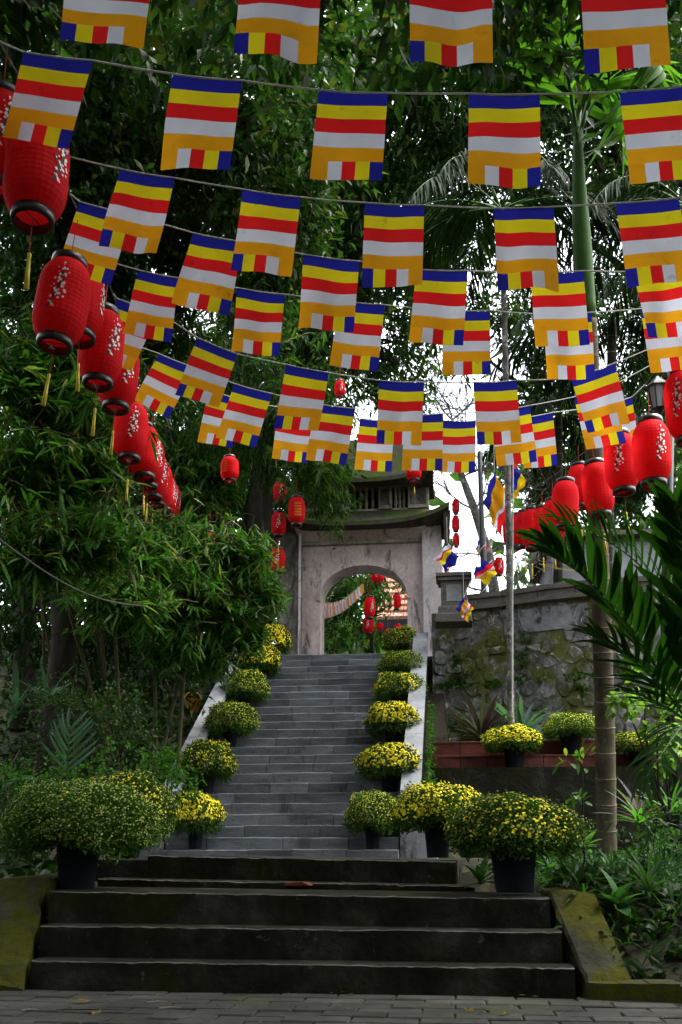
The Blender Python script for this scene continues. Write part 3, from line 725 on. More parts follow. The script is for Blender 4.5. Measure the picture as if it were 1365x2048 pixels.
# pier at the left end of the parapet
pr = tag(empty('parapet_pier', P(908, 1240, Zc=17.85)), 'square stone pier with wide cap at the left end of the parapet beside the gate', 'pier')
PO = np.array(pr.location)
def ppart(a, b, ya, yb, d, name):
    x0, x1 = P(a, ya, Zc=17.85)[0], P(b, ya, Zc=17.85)[0]; z0, z1 = P(a, yb, Zc=17.85)[2], P(a, ya, Zc=17.85)[2]
    mb = MB().cbox((x0-PO[0], -d, z0-PO[2]), (x1-PO[0], d, z1-PO[2]-.002), .012); return link(name, mb.mesh(name, M['parapet']), pr)
ppart(882, 934, 1163, 1217, .22, 'shaft'); ppart(876, 940, 1155, 1163, .27, 'cap'); ppart(872, 944, 1147, 1155, .30, 'cap_slab'); ppart(877, 940, 1217, 1232, .26, 'base'); ppart(872, 944, 1232, 1250, .28, 'plinth')
mb = MB().box((P(893,1170,Zc=17.85)[0]-PO[0], -.232, P(893,1207,Zc=17.85)[2]-PO[2]), (P(923,1170,Zc=17.85)[0]-PO[0], -.2205, P(893,1172,Zc=17.85)[2]-PO[2])); link('panel', mb.mesh('panel', M['render']), pr)

# ------------------------------------------------------------------ red tiled terrace in front of the wall
YTe = P(1000, 1525, Zc=15.3)[1]; YTu = YTe + .42
te = tag(empty('tiled_terrace', (P(868, 1525, Y=YTe)[0], YTe, 0)), 'two low steps of red clay tile on a mossy concrete wall below the stone wall', 'terrace')
TO = np.array(te.location)
def T(mb, name, m):
    mb.v = [tuple(np.array(v)-TO) for v in mb.v]; return link(name, mb.mesh(name, m), te)
xa, xb = P(866, 1525, Y=YTe)[0], P(1365, 1525, Y=YTe)[0]+1.6
zf0, zf1 = P(1000, 1539, Y=YTe)[2], P(1000, 1510, Y=YTe)[2]; zu1 = P(1000, 1482, Y=YTu)[2]
T(MB().box((xa, YTe+.03, -.1), (xb, YTu+.02, zf1-.03)), 'lower_wall', M['concrete'])
T(MB().box((xa, YTe-.42, -.1), (xb, YTe+.028, zf0-.004)), 'concrete_face', M['concrete'])
T(MB().box((xa, YTu+.022, -.1), (xb, WP[:,1].max()+.3, zu1-.012)), 'planter_body', M['soil'])
TW = .42; x = xa
while x < xb - .1:
    x2 = min(x+TW, xb)
    T(MB().cbox((x+.004, YTe, zf0), (x2-.004, YTe+.028, zf1-.032), .004), 'tile', M['redtile'])
    T(MB().cbox((x+.004, YTe-.012, zf1-.03), (x2-.004, YTu, zf1), .004), 'tile', M['redtile'])
    T(MB().cbox((x+.004, YTu-.004, zf1+.002), (x2-.004, YTu+.02, zu1-.032), .004), 'tile', M['redtile'])
    T(MB().cbox((x+.004, YTu-.016, zu1-.03), (x2-.004, YTu+.3, zu1), .004), 'tile', M['redtile'])
    x = x2

# ------------------------------------------------------------------ chrysanthemums in pots
def dome_pts(n, rx, rz, lo, r, jit=.06, inner=0., bot=(.55, .7)):
    out = np.zeros((0,3)); nn = np.zeros((0,3))
    u = r.uniform(lo, 1, n); a = r.uniform(0, 2*math.pi, n); s = np.sqrt(np.maximum(0, 1-u*u))
    nn = np.stack([s*np.cos(a), s*np.sin(a), u], 1)
    k = 1 + r.normal(0, jit, n) - np.abs(r.normal(0, inner, n))
    lump = 1 + .075*np.sin(nn[:,0]*5+nn[:,1]*3) + .06*np.sin(nn[:,1]*6-nn[:,2]*4+1) + .035*np.sin(nn[:,0]*13+nn[:,2]*9)
    p = nn*(k*lump)[:,None]*np.array([rx, rx, rz])
    p[:,2] = np.where(p[:,2] < 0, p[:,2]*(bot[0] + bot[1]*np.clip(np.hypot(p[:,0], p[:,1])/rx - .4, 0, 1)), p[:,2])
    return p, nn
def bloom_mesh(name, p, n_, rad, m, k=7, h=.35):
    cnt = len(p); n_ = nrm(n_ + rng.normal(0, .25, n_.shape)); a = nrm(np.cross(n_, np.array([.31,.2,.93]))); b = np.cross(n_, a)
    rad = np.broadcast_to(rad, (cnt,))[:,None]
    vs = [p + n_*rad*h]
    for i in range(k):
        q = 2*math.pi*i/k; rr_ = rad*(1 if i % 2 else .82); vs.append(p + a*rr_*math.cos(q) + b*rr_*math.sin(q))
    V = np.stack(vs, 1).reshape(-1,3); i0 = np.arange(cnt)[:,None]*(k+1)
    Fc = np.concatenate([i0+np.array([0, 1+j, 1+(j+1) % k]) for j in range(k)])
    return np_mesh(name, V, [Fc], m, False)
def bush_variant(kind, near, seed):
    global rng
    r = np.random.default_rng(seed)
    bt = (.2, 1.5) if near else (.6, .6)
    n = 10000 if near else 3600; ls = .046 if near else .068
    p, nn = dome_pts(n, .45, .36, -.8, r, .05, .16, bt)
    d = nn + r.normal(0, .55, nn.shape) + np.array([0,0,.25])
    fol = leaves('foliage', p, d, r.uniform(.7, 1.2, n)*ls, r.uniform(.7, 1.2, n)*ls*.42, M['leaf_chry'], up=nn + r.normal(0, .4, nn.shape))
    parts = [('foliage', fol)]
    sc = .72 if near else 1
    nb, rb, nu, ru = {'open': (1100, .021, 200, .012), 'semi': (520, .018, 800, .011), 'bud': (60, .016, 1500, .0105)}[kind]
    if near: nb = int(nb*(1.5 if kind != 'bud' else .3)); nu = int(nu*2.0)
    lo = -.15 if kind != 'bud' else -.1
    p, nn = dome_pts(nb, .465, .375, lo, r, .03, 0, bt)
    # blooms gather in patches
    keep = (np.sin(nn[:,0]*4+seed)+np.sin(nn[:,1]*5+seed*2)+r.normal(0,.8,nb)) > (-1.6 if kind == 'open' else -.6)
    parts.append(('blooms', bloom_mesh('blooms', p[keep], nn[keep], r.uniform(.75, 1.2, keep.sum())*rb*sc, M['bloom'])))
    p, nn = dome_pts(nu, .47, .38, lo-.2, r, .035, 0, bt)
    parts.append(('buds', bloom_mesh('buds', p, nn, r.uniform(.7, 1.3, nu)*ru*sc, M['budpale' if near else 'bud'], 5, .7)))
    return parts
potm = MB().lathe([(.0,.0),(.125,.0),(.13,.01),(.168,.27),(.182,.272),(.182,.30),(.168,.30),(.16,.26),(0,.25)], 20, cap=False).mesh('pot', M['pot'], True)
VAR = {}
GRP = 'potted chrysanthemums along the stairs'
def chrys(cx, cy_top, cy_bot, w, base, kind, label, near=False, potw=None, group=GRP, Zc=None):
    """base: 3-D point of the pot's foot"""
    key = (kind, near, len([k for k in VAR if k[:2] == (kind, near)]) % 2 if False else 0)
    if key not in VAR: VAR[key] = bush_variant(kind, near, 31 + len(VAR)*7)
    t = empty('chrysanthemum_pot', base, random.uniform(0, 6.28)); tag(t, label, 'potted plant', group)
    zc = depth(base); dia = w*zc/F
    top = P(cx, cy_top, Y=base[1])[2]; bot = P(cx, cy_bot, Y=base[1])[2]
    hgt = max(.2, (top-bot)*(1.0 if near else .90))
    k = dia/.97; zc0 = top - (hgt*.66)
    for nm, me in VAR[key]:
        o = link(nm, me, t); o.location = (0, 0, zc0 - base[2]); o.scale = (k, k, hgt*.66/.385); o['kind'] = 'stuff'
    po = link('pot', potm, t); ps = (potw*zc/F/.364) if potw else k*.85
    ph = max(.12, (zc0-base[2]))/.30*.98
    po.scale = (ps, ps, min(ph, ps*1.7))
    return t
def step_base(px, py):
    p = on_stairs(px, py); i = max(0, round((p[1]-SY)/T_)); 
    q = P(px, py, Y=SY+i*T_+.12); return np.array([q[0], SY+i*T_+.13, SZ+min(i,NS-1)*RI+.006])
LEFT = [(540,1250,1316,84,1325,'open','yellow flowering bush at the top left of the stairs, beside the gate foot'),
        (518,1291,1352,87,1362,'open','bright yellow flowering bush below the topmost one on the left edge'),
        (490,1341,1406,98,1416,'bud','round green bush in bud, third from the top on the left edge'),
        (460,1404,1474,106,1487,'bud','green budding bush beneath the drooping bamboo leaf on the left edge'),
        (413,1480,1562,114,1579,'semi','olive half open bush at the foot of the left curb'),
        (390,1583,1668,106,1697,'open','small bright yellow bush on the lowest step at left, above the bigger bushes')]
RIGHT = [(807,1255,1310,82,1320,'bud','flat topped dark green bush at the top right of the stairs, inside the gate'),
         (802,1302,1352,92,1362,'bud','low green bush with few yellow flowers, second from the top at right'),
         (797,1345,1404,105,1412,'semi','green and yellow bush, third from the top against the right curb'),
         (785,1403,1472,108,1490,'open','yellow bush with its dark pot showing, fourth from the top at right'),
         (779,1487,1562,128,1577,'open','wide yellow bush at the lower end of the right curb'),
         (746,1583,1668,112,1695,'bud','lime green budding bush on the lowest step at right')]
for (cx, a, b, w, pb, kind, lab) in LEFT + RIGHT:
    base = step_base(cx, min(pb, 1694))
    if pb < 1330: base = np.array([P(cx, 1300, Y=YT+.25)[0], YT+.22, ZT+.006])
    chrys(cx, a, b, w, base, kind, lab)
def low_base(px, Y, z): q = P(px, 1700, Y=Y); return np.array([P(px, CY, Y=Y)[0] if False else q[0], Y, z])
chrys(880, 1566, 1660, 190, low_base(876, 8.2, ZLAND+.004), 'open', 'wide bush of yellow orange flowers on the landing right of the steps', True, 60)
zs3 = ZL[2]+.006

chrys(1027, 1588, 1706, 278, low_base(1027, 6.2, zs3), 'semi', 'biggest bush at lower right in a tall black pot, half in bud', True, 105)
chrys(170, 1560, 1706, 305, low_base(157, 6.2, zs3), 'bud', 'big pale budding bush at lower left in a black pot beside the mossy wall', True, 98)
chrys(264, 1545, 1680, 212, low_base(250, 7.5, ZLAND+.004), 'semi', 'half open yellow bush behind the big pale bush at lower left', True, 80)
for (cx, a, b, w, pb, kind, lab, yy) in ((1030,1452,1506,120,1538,'open','bright yellow bush in a black pot on the red tiled terrace', YTe-.2),
        (1143,1427,1478,114,1508,'bud','light green bush on the upper tile step, left of the palm trunk', YTe+.2),
        (1280,1462,1510,102,1538,'semi','yellow green bush on the terrace right of the palm trunk', YTe-.2)):
    q = P(cx, pb, Y=yy); chrys(cx, a, b, w, np.array([q[0], yy, (zf1 if yy > YTe else zf0)+.003]), kind, lab, potw=48, group='potted chrysanthemums on the tiled terrace')

# ------------------------------------------------------------------ flags
UL = [0,.118,.235,.333,.43,.525,.62,.72,.82,.91,1]; VL = [0,.07,.143,.22,.301,.384,.466,.55,.631,.71,.79,.86,.93,1]
REG = [('blue_stripe','f_blue',0,10,0,2),('yellow_stripe','f_yellow',0,10,2,4),('red_stripe','f_red',0,10,4,6),('white_stripe','f_white',0,10,6,8),
       ('orange_panel','f_orange',0,10,8,10),('orange_patch','f_orange',0,2,10,13),('white_patch','f_white',2,4,10,13),('red_patch','f_red',4,6,10,13),('yellow_patch','f_yellow',6,8,10,13),('blue_patch','f_blue',8,10,10,13)]
FLAG_GROUP = 'striped flags strung over the stairs'
def flag(c4, Zc, blue_left, label, seed):
    r = np.random.default_rng(seed); tl, tr, br, bl = c4
    Y = P((tl[0]+tr[0])/2, (tl[1]+tr[1])/2, Zc=Zc)[1]
    tilt = r.uniform(-.05, .05)
    A, B = P(*tl, Y=Y-.0), P(*tr, Y=Y); Cc, D = P(*br, Y=Y+tilt), P(*bl, Y=Y+tilt+r.uniform(-.03,.03))
    o = (A+B)/2; e = empty('striped_flag', o); tag(e, label, 'flag', FLAG_GROUP)
    cc0, cs = r.choice([0,0,0,.025,-.025]), r.random() < .5
    ph, ph2, am = r.uniform(0, 6), r.uniform(0, 6), r.choice([.002,.004,.006,.009])
    def pt(u, v):
        if blue_left: u = 1-u
        p = (A*(1-u)+B*u)*(1-v)+(D*(1-u)+Cc*u)*v
        w = am*(math.sin(u*7+ph)*(.3+v)+.6*math.sin(v*6+u*3+ph2)+.4*math.sin(u*13+v*5+ph2)*v)
        cu = cc0*max(0, (u if cs else 1-u)-.55)*max(0, v-.5)*4; w += cu
        sag = .012*math.sin(u*math.pi)*(1-v)
        return p + np.array([0, w*1.6, -sag*.6 + w*.12])
    grid = [[pt(u, v) - o for u in UL] for v in VL]
    for nm, mm, u0, u1, v0, v1 in REG:
        vs = [grid[j][i] for j in range(v0, v1+1) for i in range(u0, u1+1)]; w = u1-u0+1
        fs = [(j*w+i, j*w+i+1, (j+1)*w+i+1, (j+1)*w+i) for j in range(v1-v0) for i in range(u1-u0)]
        link(nm, MB().add(vs, fs).mesh(nm, M[mm], True), e)
    return A, B
ROWS = [
 ('the nearest rope at the top edge', 4.76, [((137,-90),(308,-70),(287,97),(120,78),1), ((482,-85),(646,-75),(633,123),(467,105),1), ((819,-80),(984,-76),(986,132),(821,126),1), ((1158,-72),(1326,-82),(1342,131),(1172,140),1)]),
 ('the second rope from the top', 5.63, [((48,106),(185,123),(137,298),(5,274),0), ((345,150),(484,163),(460,340),(317,332),0), ((638,182),(776,188),(764,361),(620,358),0), ((938,189),(1080,190),(1082,373),(936,374),0), ((1240,185),(1385,172),(1402,355),(1261,368),0)]),
 ('the third rope from the top', 6.6, [((240,339),(352,358),(315,510),(198,492),1), ((486,380),(602,396),(583,551),(462,540),1), ((730,407),(849,412),(845,572),(724,571),1), ((988,418),(1108,415),(1120,577),(996,578),1), ((1232,408),(1358,397),(1385,560),(1257,571),1)]),
 ('the fourth rope from the top', 7.3, [((160,405),(265,430),(222,572),(113,537),0), ((386,467),(486,485),(458,632),(343,606),0), ((608,510),(719,524),(708,665),(597,657),0), ((833,540),(936,543),(927,692),(818,684),0), ((1062,547),(1167,543),(1180,690),(1071,694),0), ((1268,545),(1382,530),(1405,665),(1296,678),1)]),
 ('the fifth rope from the top', 8.1, [((277,541),(357,557),(344,686),(246,667),0), ((475,577),(570,590),(560,712),(464,705),0), ((680,602),(770,611),(756,744),(659,731),0), ((886,622),(980,622),(982,751),(885,750),0), ((1087,630),(1183,626),(1190,757),(1095,758),0), ((1282,619),(1378,610),(1398,738),(1302,746),0)]),
 ('the sixth rope from the top', 9.1, [((235,598),(318,625),(263,742),(180,714),1), ((395,676),(475,709),(438,815),(350,789),1), ((573,730),(658,746),(638,864),(548,856),1), ((759,762),(849,765),(843,892),(753,886),1), ((947,766),(1034,762),(1043,888),(955,890),1), ((1143,758),(1230,727),(1262,843),(1176,866),1), ((1315,692),(1400,665),(1440,785),(1356,808),1)]),
 ('the seventh rope from the top', 10.3, [((318,708),(390,736),(338,838),(268,800),0), ((469,768),(544,788),(512,894),(431,875),0), ((633,808),(711,818),(692,930),(611,918),0), ((810,829),(887,828),(885,942),(804,940),0), ((982,824),(1060,812),(1075,923),(994,935),0), ((1148,795),(1224,773),(1253,886),(1173,900),0)]),
 ('the lowest and farthest rope', 11.7, [((418,780),(490,802),(463,894),(395,884),0), ((557,815),(628,827),(617,928),(544,917),0), ((720,838),(788,842),(784,945),(709,939),0), ((887,842),(952,841),(951,945),(877,945),0), ((1040,837),(1106,826),(1116,930),(1048,938),0), ((1200,813),(1264,795),(1280,893),(1212,912),0)]),
]
ORD = ['leftmost', 'second from the left', 'third from the left', 'fourth from the left', 'fifth from the left', 'sixth from the left', 'seventh from the left']
CABLE_L = [P(-60,-10,Zc=5.2), P(0,85,Zc=5.63), P(128,312,Zc=6.6), P(140,388,Zc=7.3), P(205,520,Zc=8.1), P(226,588,Zc=9.1), P(268,690,Zc=10.3), P(310,765,Zc=11.7), P(345,880,Zc=15), P(362,940,Zc=19)]
CABLE_R = [P(1460,-110,Zc=4.8), P(1440,165,Zc=5.6), P(1430,385,Zc=6.6), P(1440,525,Zc=7.3), P(1430,605,Zc=8.1), P(1420,655,Zc=9.1), P(1330,715,Zc=10.3), P(1290,770,Zc=11.7), P(1200,880,Zc=13), P(1110,950,Zc=17), P(1015,1005,Zc=22)]
sd_ = 100
for k, (rn, zc, fl) in enumerate(ROWS):
    pts = [CABLE_L[min(k+0, 7)] if k else P(-80,-120,Zc=4.76)]
    if k == 4: pts = [CABLE_L[4]]
    for i, (a, b, c, d, bl) in enumerate(fl):
        pos = ORD[i] if i < len(fl)-1 else 'rightmost'
        A, B = flag((a, b, c, d), zc, bl, f'striped flag, {pos} on {rn}', sd_); sd_ += 1
        for q in (A, (A+B)/2+np.array([0,0,-.006]), B): pts.append(q)
    pts.append(CABLE_R[k] if k < 8 else CABLE_R[7])
    pts = sorted(pts, key=lambda q: q[0])
    rp = []
    for q0, q1 in zip(pts[:-1], pts[1:]):
        for s in range(3):
            u = s/3; d_ = np.linalg.norm(q1-q0); rp.append(q0*(1-u)+q1*u - np.array([0,0,.03*d_*u*(1-u)]))
    rp.append(pts[-1])
    o = MB().tube([q + np.array([0,-.004,.004]) for q in rp], .0055, 5).build('rope', M['rope'])
    tag(o, f'white cord carrying flags, {rn}'.replace('the lowest', 'lowest') , 'rope', 'cords carrying the striped flags')
for nm, cab, lab in (('cable', CABLE_L, 'thin dark cable along the left carrying the row of red lanterns'), ('cable', CABLE_R, 'thin dark cable along the right carrying the row of red lanterns')):
    tag(MB().tube(cab, .006, 5).build(nm, M['wire']), lab, 'cable')

# ------------------------------------------------------------------ lanterns
def lantern_protos():
    prof = []
    Rl, H = .18, .60
    zs = np.linspace(-.27, .27, 37)
    for i, z in enumerate(zs):
        q = abs(z)/.27; r = .115 + (Rl-.115)*(1-max(0, (q-.30)/.70)**2.6)
        prof.append((r + (.0013 if i % 2 else 0), z))
    body = MB().lathe(prof, 28, cap=False).mesh('body', M['lantern'], False)
    def ring(z0, z1): return [(.098,z0),(.121,z0),(.123,(z0+z1)/2),(.121,z1),(.098,z1),(.098,z0)]
    top = MB().lathe(ring(.262, .315), 24, cap=False).mesh('top_ring', M['lring'], True)
    bot = MB().lathe(ring(-.315, -.262), 24, cap=False).mesh('bottom_ring', M['lring'], True)
    # wire cross in the mouth, cord and tassel
    tas = MB(); tas.tube([(0,0,-.30),(0,.004,-.50)], .0025, 4); tas.tube([(-.1,0,-.285),(.1,0,-.285)], .003, 4)
    tcord = tas.mesh('tassel_cord', M['cordred'])
    tk = MB().lathe([(.004,-.50),(.011,-.505),(.012,-.53),(.009,-.535),(.012,-.60),(.016,-.72),(0,-.72)], 7, cap=False).mesh('tassel', M['tassel'], True)
    # printed plum blossom: dark branch + white flowers wrapped on the cloth
    def rad(z):
        q = abs(z)/.27; return .115 + (Rl-.115)*(1-max(0, (q-.30)/.70)**2.6) + .0045
    def sp(a, z): r = rad(z); return (r*math.cos(a), r*math.sin(a), z)
    br = MB(); fl = MB(); rr_ = random.Random(3)
    def strip(path, w):
        vs = []; fs = []
        for (a, z) in path: vs += [sp(a-w/.18, z), sp(a+w/.18, z)]
        for i in range(len(path)-1): fs.append((2*i, 2*i+1, 2*i+3, 2*i+2))
        br.add(vs, fs)
    strip([(-1.95,-.14),(-1.85,-.12),(-1.72,-.07),(-1.62,-.02),(-1.58,.04),(-1.52,.10),(-1.5,.15)], .007)
    strip([(-1.72,-.07),(-1.8,-.02),(-1.88,.03)], .004); strip([(-1.6,0.),(-1.47,.04),(-1.42,.1)], .004); strip([(-1.66,-.04),(-1.5,-.05)], .004)
    for i in range(46):
        t = rr_.random(); a = -1.72+.22*t+rr_.gauss(0,.16); z = -.12+.28*t+rr_.gauss(0,.035)
        if abs(z) > .2: continue
        s = rr_.choice([.005,.007,.010,.013]); vs = [sp(a, z)]
        for j in range(10):
            q = 2*math.pi*j/10; k = s*(1 if j % 2 else .55); vs.append(sp(a+k*math.cos(q)/.18, z+k*math.sin(q)))
        fl.add(vs, [(0, 1+j, 1+(j+1) % 10) for j in range(10)])
    return dict(body=body, top_ring=top, bottom_ring=bot, tassel_cord=tcord, tassel=tk, branch_print=br.mesh('branch_print', M['dark_print']), blossom_print=fl.mesh('blossom_print', M['white_print']))
LP = lantern_protos()
def lantern(cx, cy, w, label, group, dia=.36, hpx=None, rot=0, lean=0, cord=.25, tassel=True, text=False, pr=True, small=False, Zc=None, top=None):
    zc = Zc or dia*F/w; c = P(cx, cy, Zc=zc); k = dia/.36
    e = empty('red_lantern', c, rot); tag(e, label, 'lantern', group); kz = k
    if hpx: kz = k * (hpx/w)/1.74*1.03
    e.rotation_euler = (R(random.uniform(-4, 4)), R(lean+random.uniform(-2.5,2.5)), rot)
    for nm, me in LP.items():
        if nm in ('tassel', 'tassel_cord') and not tassel: continue
        if nm in ('branch_print', 'blossom_print') and (text or not pr): continue
        o = link(nm, me, e); o.scale = (k, k, kz)
    if cord: 
        L = cord if top is None else max(.05, np.linalg.norm(top-c)-.3*kz)
        link('hanging_cord', MB().tube([(0,0,.31*kz),(0,0,.31*kz+L)], .0035, 4).mesh('hanging_cord', M['cordred']), e)
        link('hanger', MB().tube([(-.11*k,0,.30*kz),(0,0,.33*kz),(.11*k,0,.30*kz)], .003, 4).mesh('hanger', M['lring']), e)
    if text:
        mb = MB(); rr_ = random.Random(8)
        for z in (.12, .06, 0, -.06, -.12):
            a = -2.25
            while a < -1.45:
                wv = rr_.uniform(.05, .11)
                for (dz0, dz1, f0, f1) in ((-.016,-.011,0,1), (.004,.009,0,.8), (-.016,.016,.1,.25), (-.012,.018,.7,.85)):
                    r_ = .186
                    mb.add([(r_*math.cos(a+wv*f), r_*math.sin(a+wv*f), z+dz) for f, dz in ((f0,dz0),(f1,dz0),(f1,dz1),(f0,dz1))], [(0,1,2,3)])
                a += wv+.04
        o = link('gold_lettering', mb.mesh('gold_lettering', M['gold_print']), e); o.scale = (k, k, kz)
    return e
GL, GR = 'red lanterns in the row on the left', 'red lanterns in the row on the right'
LL = [(-4,285,118,.7,'huge red lantern cut by the left edge of the photo'), (74,345,124,1.3,'large red lantern half behind the cut one at upper left'), (125,606,104,.25,'red lantern with plum blossom print in full view at left'),
      (162,605,92,1.6,'red lantern hidden behind the full blossom print lantern'), (203,695,88,1.0,'red lantern with open black bottom ring, next below the blossom one'), (238,752,78,.9,'red lantern overlapped by flags, its ring at the lower left'),
      (262,862,67,.5,'red lantern with blossoms on its right side beside the lowest left flags'), (290,905,62,1.4,'red lantern just right of and behind the one beside the lowest left flags')]
for (x, y, w, ro, lab) in LL: lantern(x, y, w, lab, GL, hpx=w*1.86, rot=ro, lean=3, cord=.34)
far = [(300,925,56),(310,952,51),(320,970,47),(329,985,43),(337,998,40),(344,1006,36),(350,1012,33)]
FN = ['nearest of the crowded lanterns down the left row', 'second of the crowded lanterns down the left row', 'third of the crowded lanterns down the left row', 'fourth of the crowded lanterns down the left row', 'third from the end of the left row', 'last but one in the left row', 'last and smallest in the left row']
for (x, y, w), lab in zip(far, FN): lantern(x, y, w, 'red lantern, ' + lab, GL, hpx=w*1.86, rot=random.uniform(.6, 1.6), lean=2, cord=.3)
RRr = [(1372,812,80,-.6,'red lantern cut by the right edge of the photo behind the palm leaves'), (1304,905,74,.35,'red lantern with blossom print below the black street lamp'), (1243,925,66,-.3,'red lantern just under the rightmost low flag'),
      (1196,978,60,1.2,'red lantern in front of the palm trunk'), (1160,972,48,1.5,'slim red lantern left of the palm trunk'), (1131,1008,53,1.6,'red lantern at the tip of the palm frond on the right'),
      (1108,1040,46,1.3,'red lantern low behind the frond tip, black ring showing'), (1086,1052,42,.6,'red lantern in the middle of the crowded right row'), (1064,1058,38,1.4,'red lantern fourth from the far end of the right row'),
      (1049,1058,33,.2,'red lantern third from the far end of the right row'), (1034,1062,31,.9,'red lantern second from the far end of the right row'), (1020,1061,28,.5,'red lantern at the far end of the right row')]
for (x, y, w, ro, lab) in RRr: lantern(x, y, w, lab, GR, hpx=w*1.9 if w > 40 else w*2.3, rot=ro, cord=.3)
GG = 'red lanterns hung in strings round the gate'
for (x, y, w, h, zc, lab, tx, ta) in [(560,985,27,42,18.4,'top lantern of the string of three left of the gate',0,0),(558,1048,29,50,18.4,'middle lantern of the string of three left of the gate',0,1),(556,1122,30,53,18.4,'lowest lantern of the string of three left of the gate',0,1),
        (594,1022,33,60,17.4,'red lantern with gold lettering beside the gate roof',1,0),(460,938,36,52,16,'lone red lantern with gold lettering among the dark trees at left',1,0),(418,1088,38,48,15,'lone red lantern half buried in bamboo leaves',0,0),
        (912,1014,15,30,27,'top lantern of the pale string of three right of the gate',0,0),(912,1048,16,32,27,'middle lantern of the pale string of three right of the gate',0,0),(913,1081,14,28,27,'lowest lantern of the pale string of three right of the gate',0,0),
        (998,1134,21,36,25,'red lantern low over the parapet beside the slim tree trunk',0,0),(828,940,30,46,17.6,'red lantern peeping out below a flag over the gate roof',0,1),(680,778,21,36,17,'small dim red lantern among leaves high above the gate',0,0),
        (756,1150,26,34,24,'red lantern cut by the top of the gate arch',0,0),(740,1215,22,46,25.5,'upper red lantern hanging in the middle of the arch',0,0),(737,1250,22,36,26.4,'lower red lantern hanging in the middle of the arch',0,0),
        (795,1203,14,34,26,'thin dark red lantern at the right inside the arch',0,0),(760,1253,15,15,26.5,'small round red lantern, left of the three in the arch',0,0),(776,1264,13,13,26.5,'small round red lantern, middle of the three in the arch',0,0),(796,1254,14,13,26.5,'small round red lantern, right of the three in the arch',0,0)]:
    lantern(x, y, w, lab, GG, dia=w*zc/F, hpx=h, rot=random.uniform(-.3, .6), tassel=bool(ta), text=bool(tx), Zc=zc, cord=.35, pr=not tx and w > 20)

# ------------------------------------------------------------------ foliage builders
def cluster_leaves(blobs, per, r, spread=.34, shell=.55, down=.25):
    """blobs: (centre, (rx,ry,rz), leaves). Leaves sit on short twigs gathered in clumps."""
    Ps, Ds, tw = [], [], []
    for c, rad, n in blobs:
        c = np.asarray(c, float); rad = np.asarray(rad, float); k = max(1, int(n/per))
        v = nrm(r.normal(0, 1, (k,3))); rr_ = r.uniform(shell**3, 1, k)**(1/3); cc = c + v*rr_[:,None]*rad
        od = nrm(v + r.normal(0, .6, (k,3)) + np.array([0,0,-down]))
        ln = r.uniform(.5, 1.2, k)*spread*2
        t = r.uniform(0, 1, (k, per)); base = cc[:,None,:] + od[:,None,:]*(t*ln[:,None])[...,None] + r.normal(0, spread*.28, (k,per,3))
        dr = od[:,None,:]*.7 + r.normal(0, .75, (k,per,3)) + np.array([0,0,-down*.8])
        Ps.append(base.reshape(-1,3)); Ds.append(dr.reshape(-1,3)); tw += [(a, a+b*l) for a, b, l in zip(cc, od, ln)]
    return np.concatenate(Ps), np.concatenate(Ds), tw
def limb(mb, a, b, r0, r1, rr_, n=6, seg=5, bend=.12):
    a = np.asarray(a, float); b = np.asarray(b, float); L = np.linalg.norm(b-a); off = rr_.normal(0, bend*L, 3)
    pts = [a+(b-a)*t+off*math.sin(t*math.pi)*.8 + rr_.normal(0, .015*L, 3)*(0 < t < 1) for t in np.linspace(0, 1, seg+1)]
    mb.tube(pts, [r0+(r1-r0)*t for t in np.linspace(0, 1, seg+1)], n); return pts
def tree(label, base, fork, r0, blobs, m, L=.14, Wd=.055, per=34, seed=0, style='rhomb', bark='bark', cat='tree', group=None, name='tree', twigs=True, spread=.34, droop=.25):
    r = np.random.default_rng(seed); e = empty(name, base); tag(e, label, cat, group); B = np.asarray(base, float)
    mb = MB(); tr = limb(mb, B*0, np.asarray(fork)-B, r0, r0*.62, r, 10, 7, .03)
    bm = MB()
    for c, rad, n in blobs:
        pts = limb(bm, np.asarray(fork)-B, np.asarray(c)-B, r0*.45, r0*.12, r, 6, 6, .08)
        for _ in range(4):
            v = nrm(r.normal(0, 1, 3)); limb(bm, pts[int(r.integers(3, 6))], np.asarray(c)-B+v*np.asarray(rad)*.85, r0*.14, .008, r, 4, 4, .12)
    p, d, tw = cluster_leaves(blobs, per, r, spread)
    if twigs:
        for a, b in tw[::2]: bm.tube([a-B, b-B], [.008, .003], 3, False)
    link('trunk', mb.mesh('trunk', M[bark], True), e); link('branches', bm.mesh('branches', M[bark], True), e)
    n = len(p); link('crown', leaves('crown', p-B, d, r.uniform(.6, 1.25, n)*L, r.uniform(.7, 1.2, n)*Wd, m, style, droop), e)
    return e
def bl(px, py, zc, rx, ry, n, rz=None):   # blob from pixel centre and pixel radii
    c = P(px, py, Zc=zc); a, b = rx*zc/F, ry*zc/F; return (c, (a, rz or (a+b)*.5, b), n)
TG = 'broadleaf trees shading the stairs'
def at(px, zc, dz=0): q = P(px, 1500, Zc=zc); return np.array([q[0], q[1], float(terrain_z(q[0], q[1]))-.05+dz])

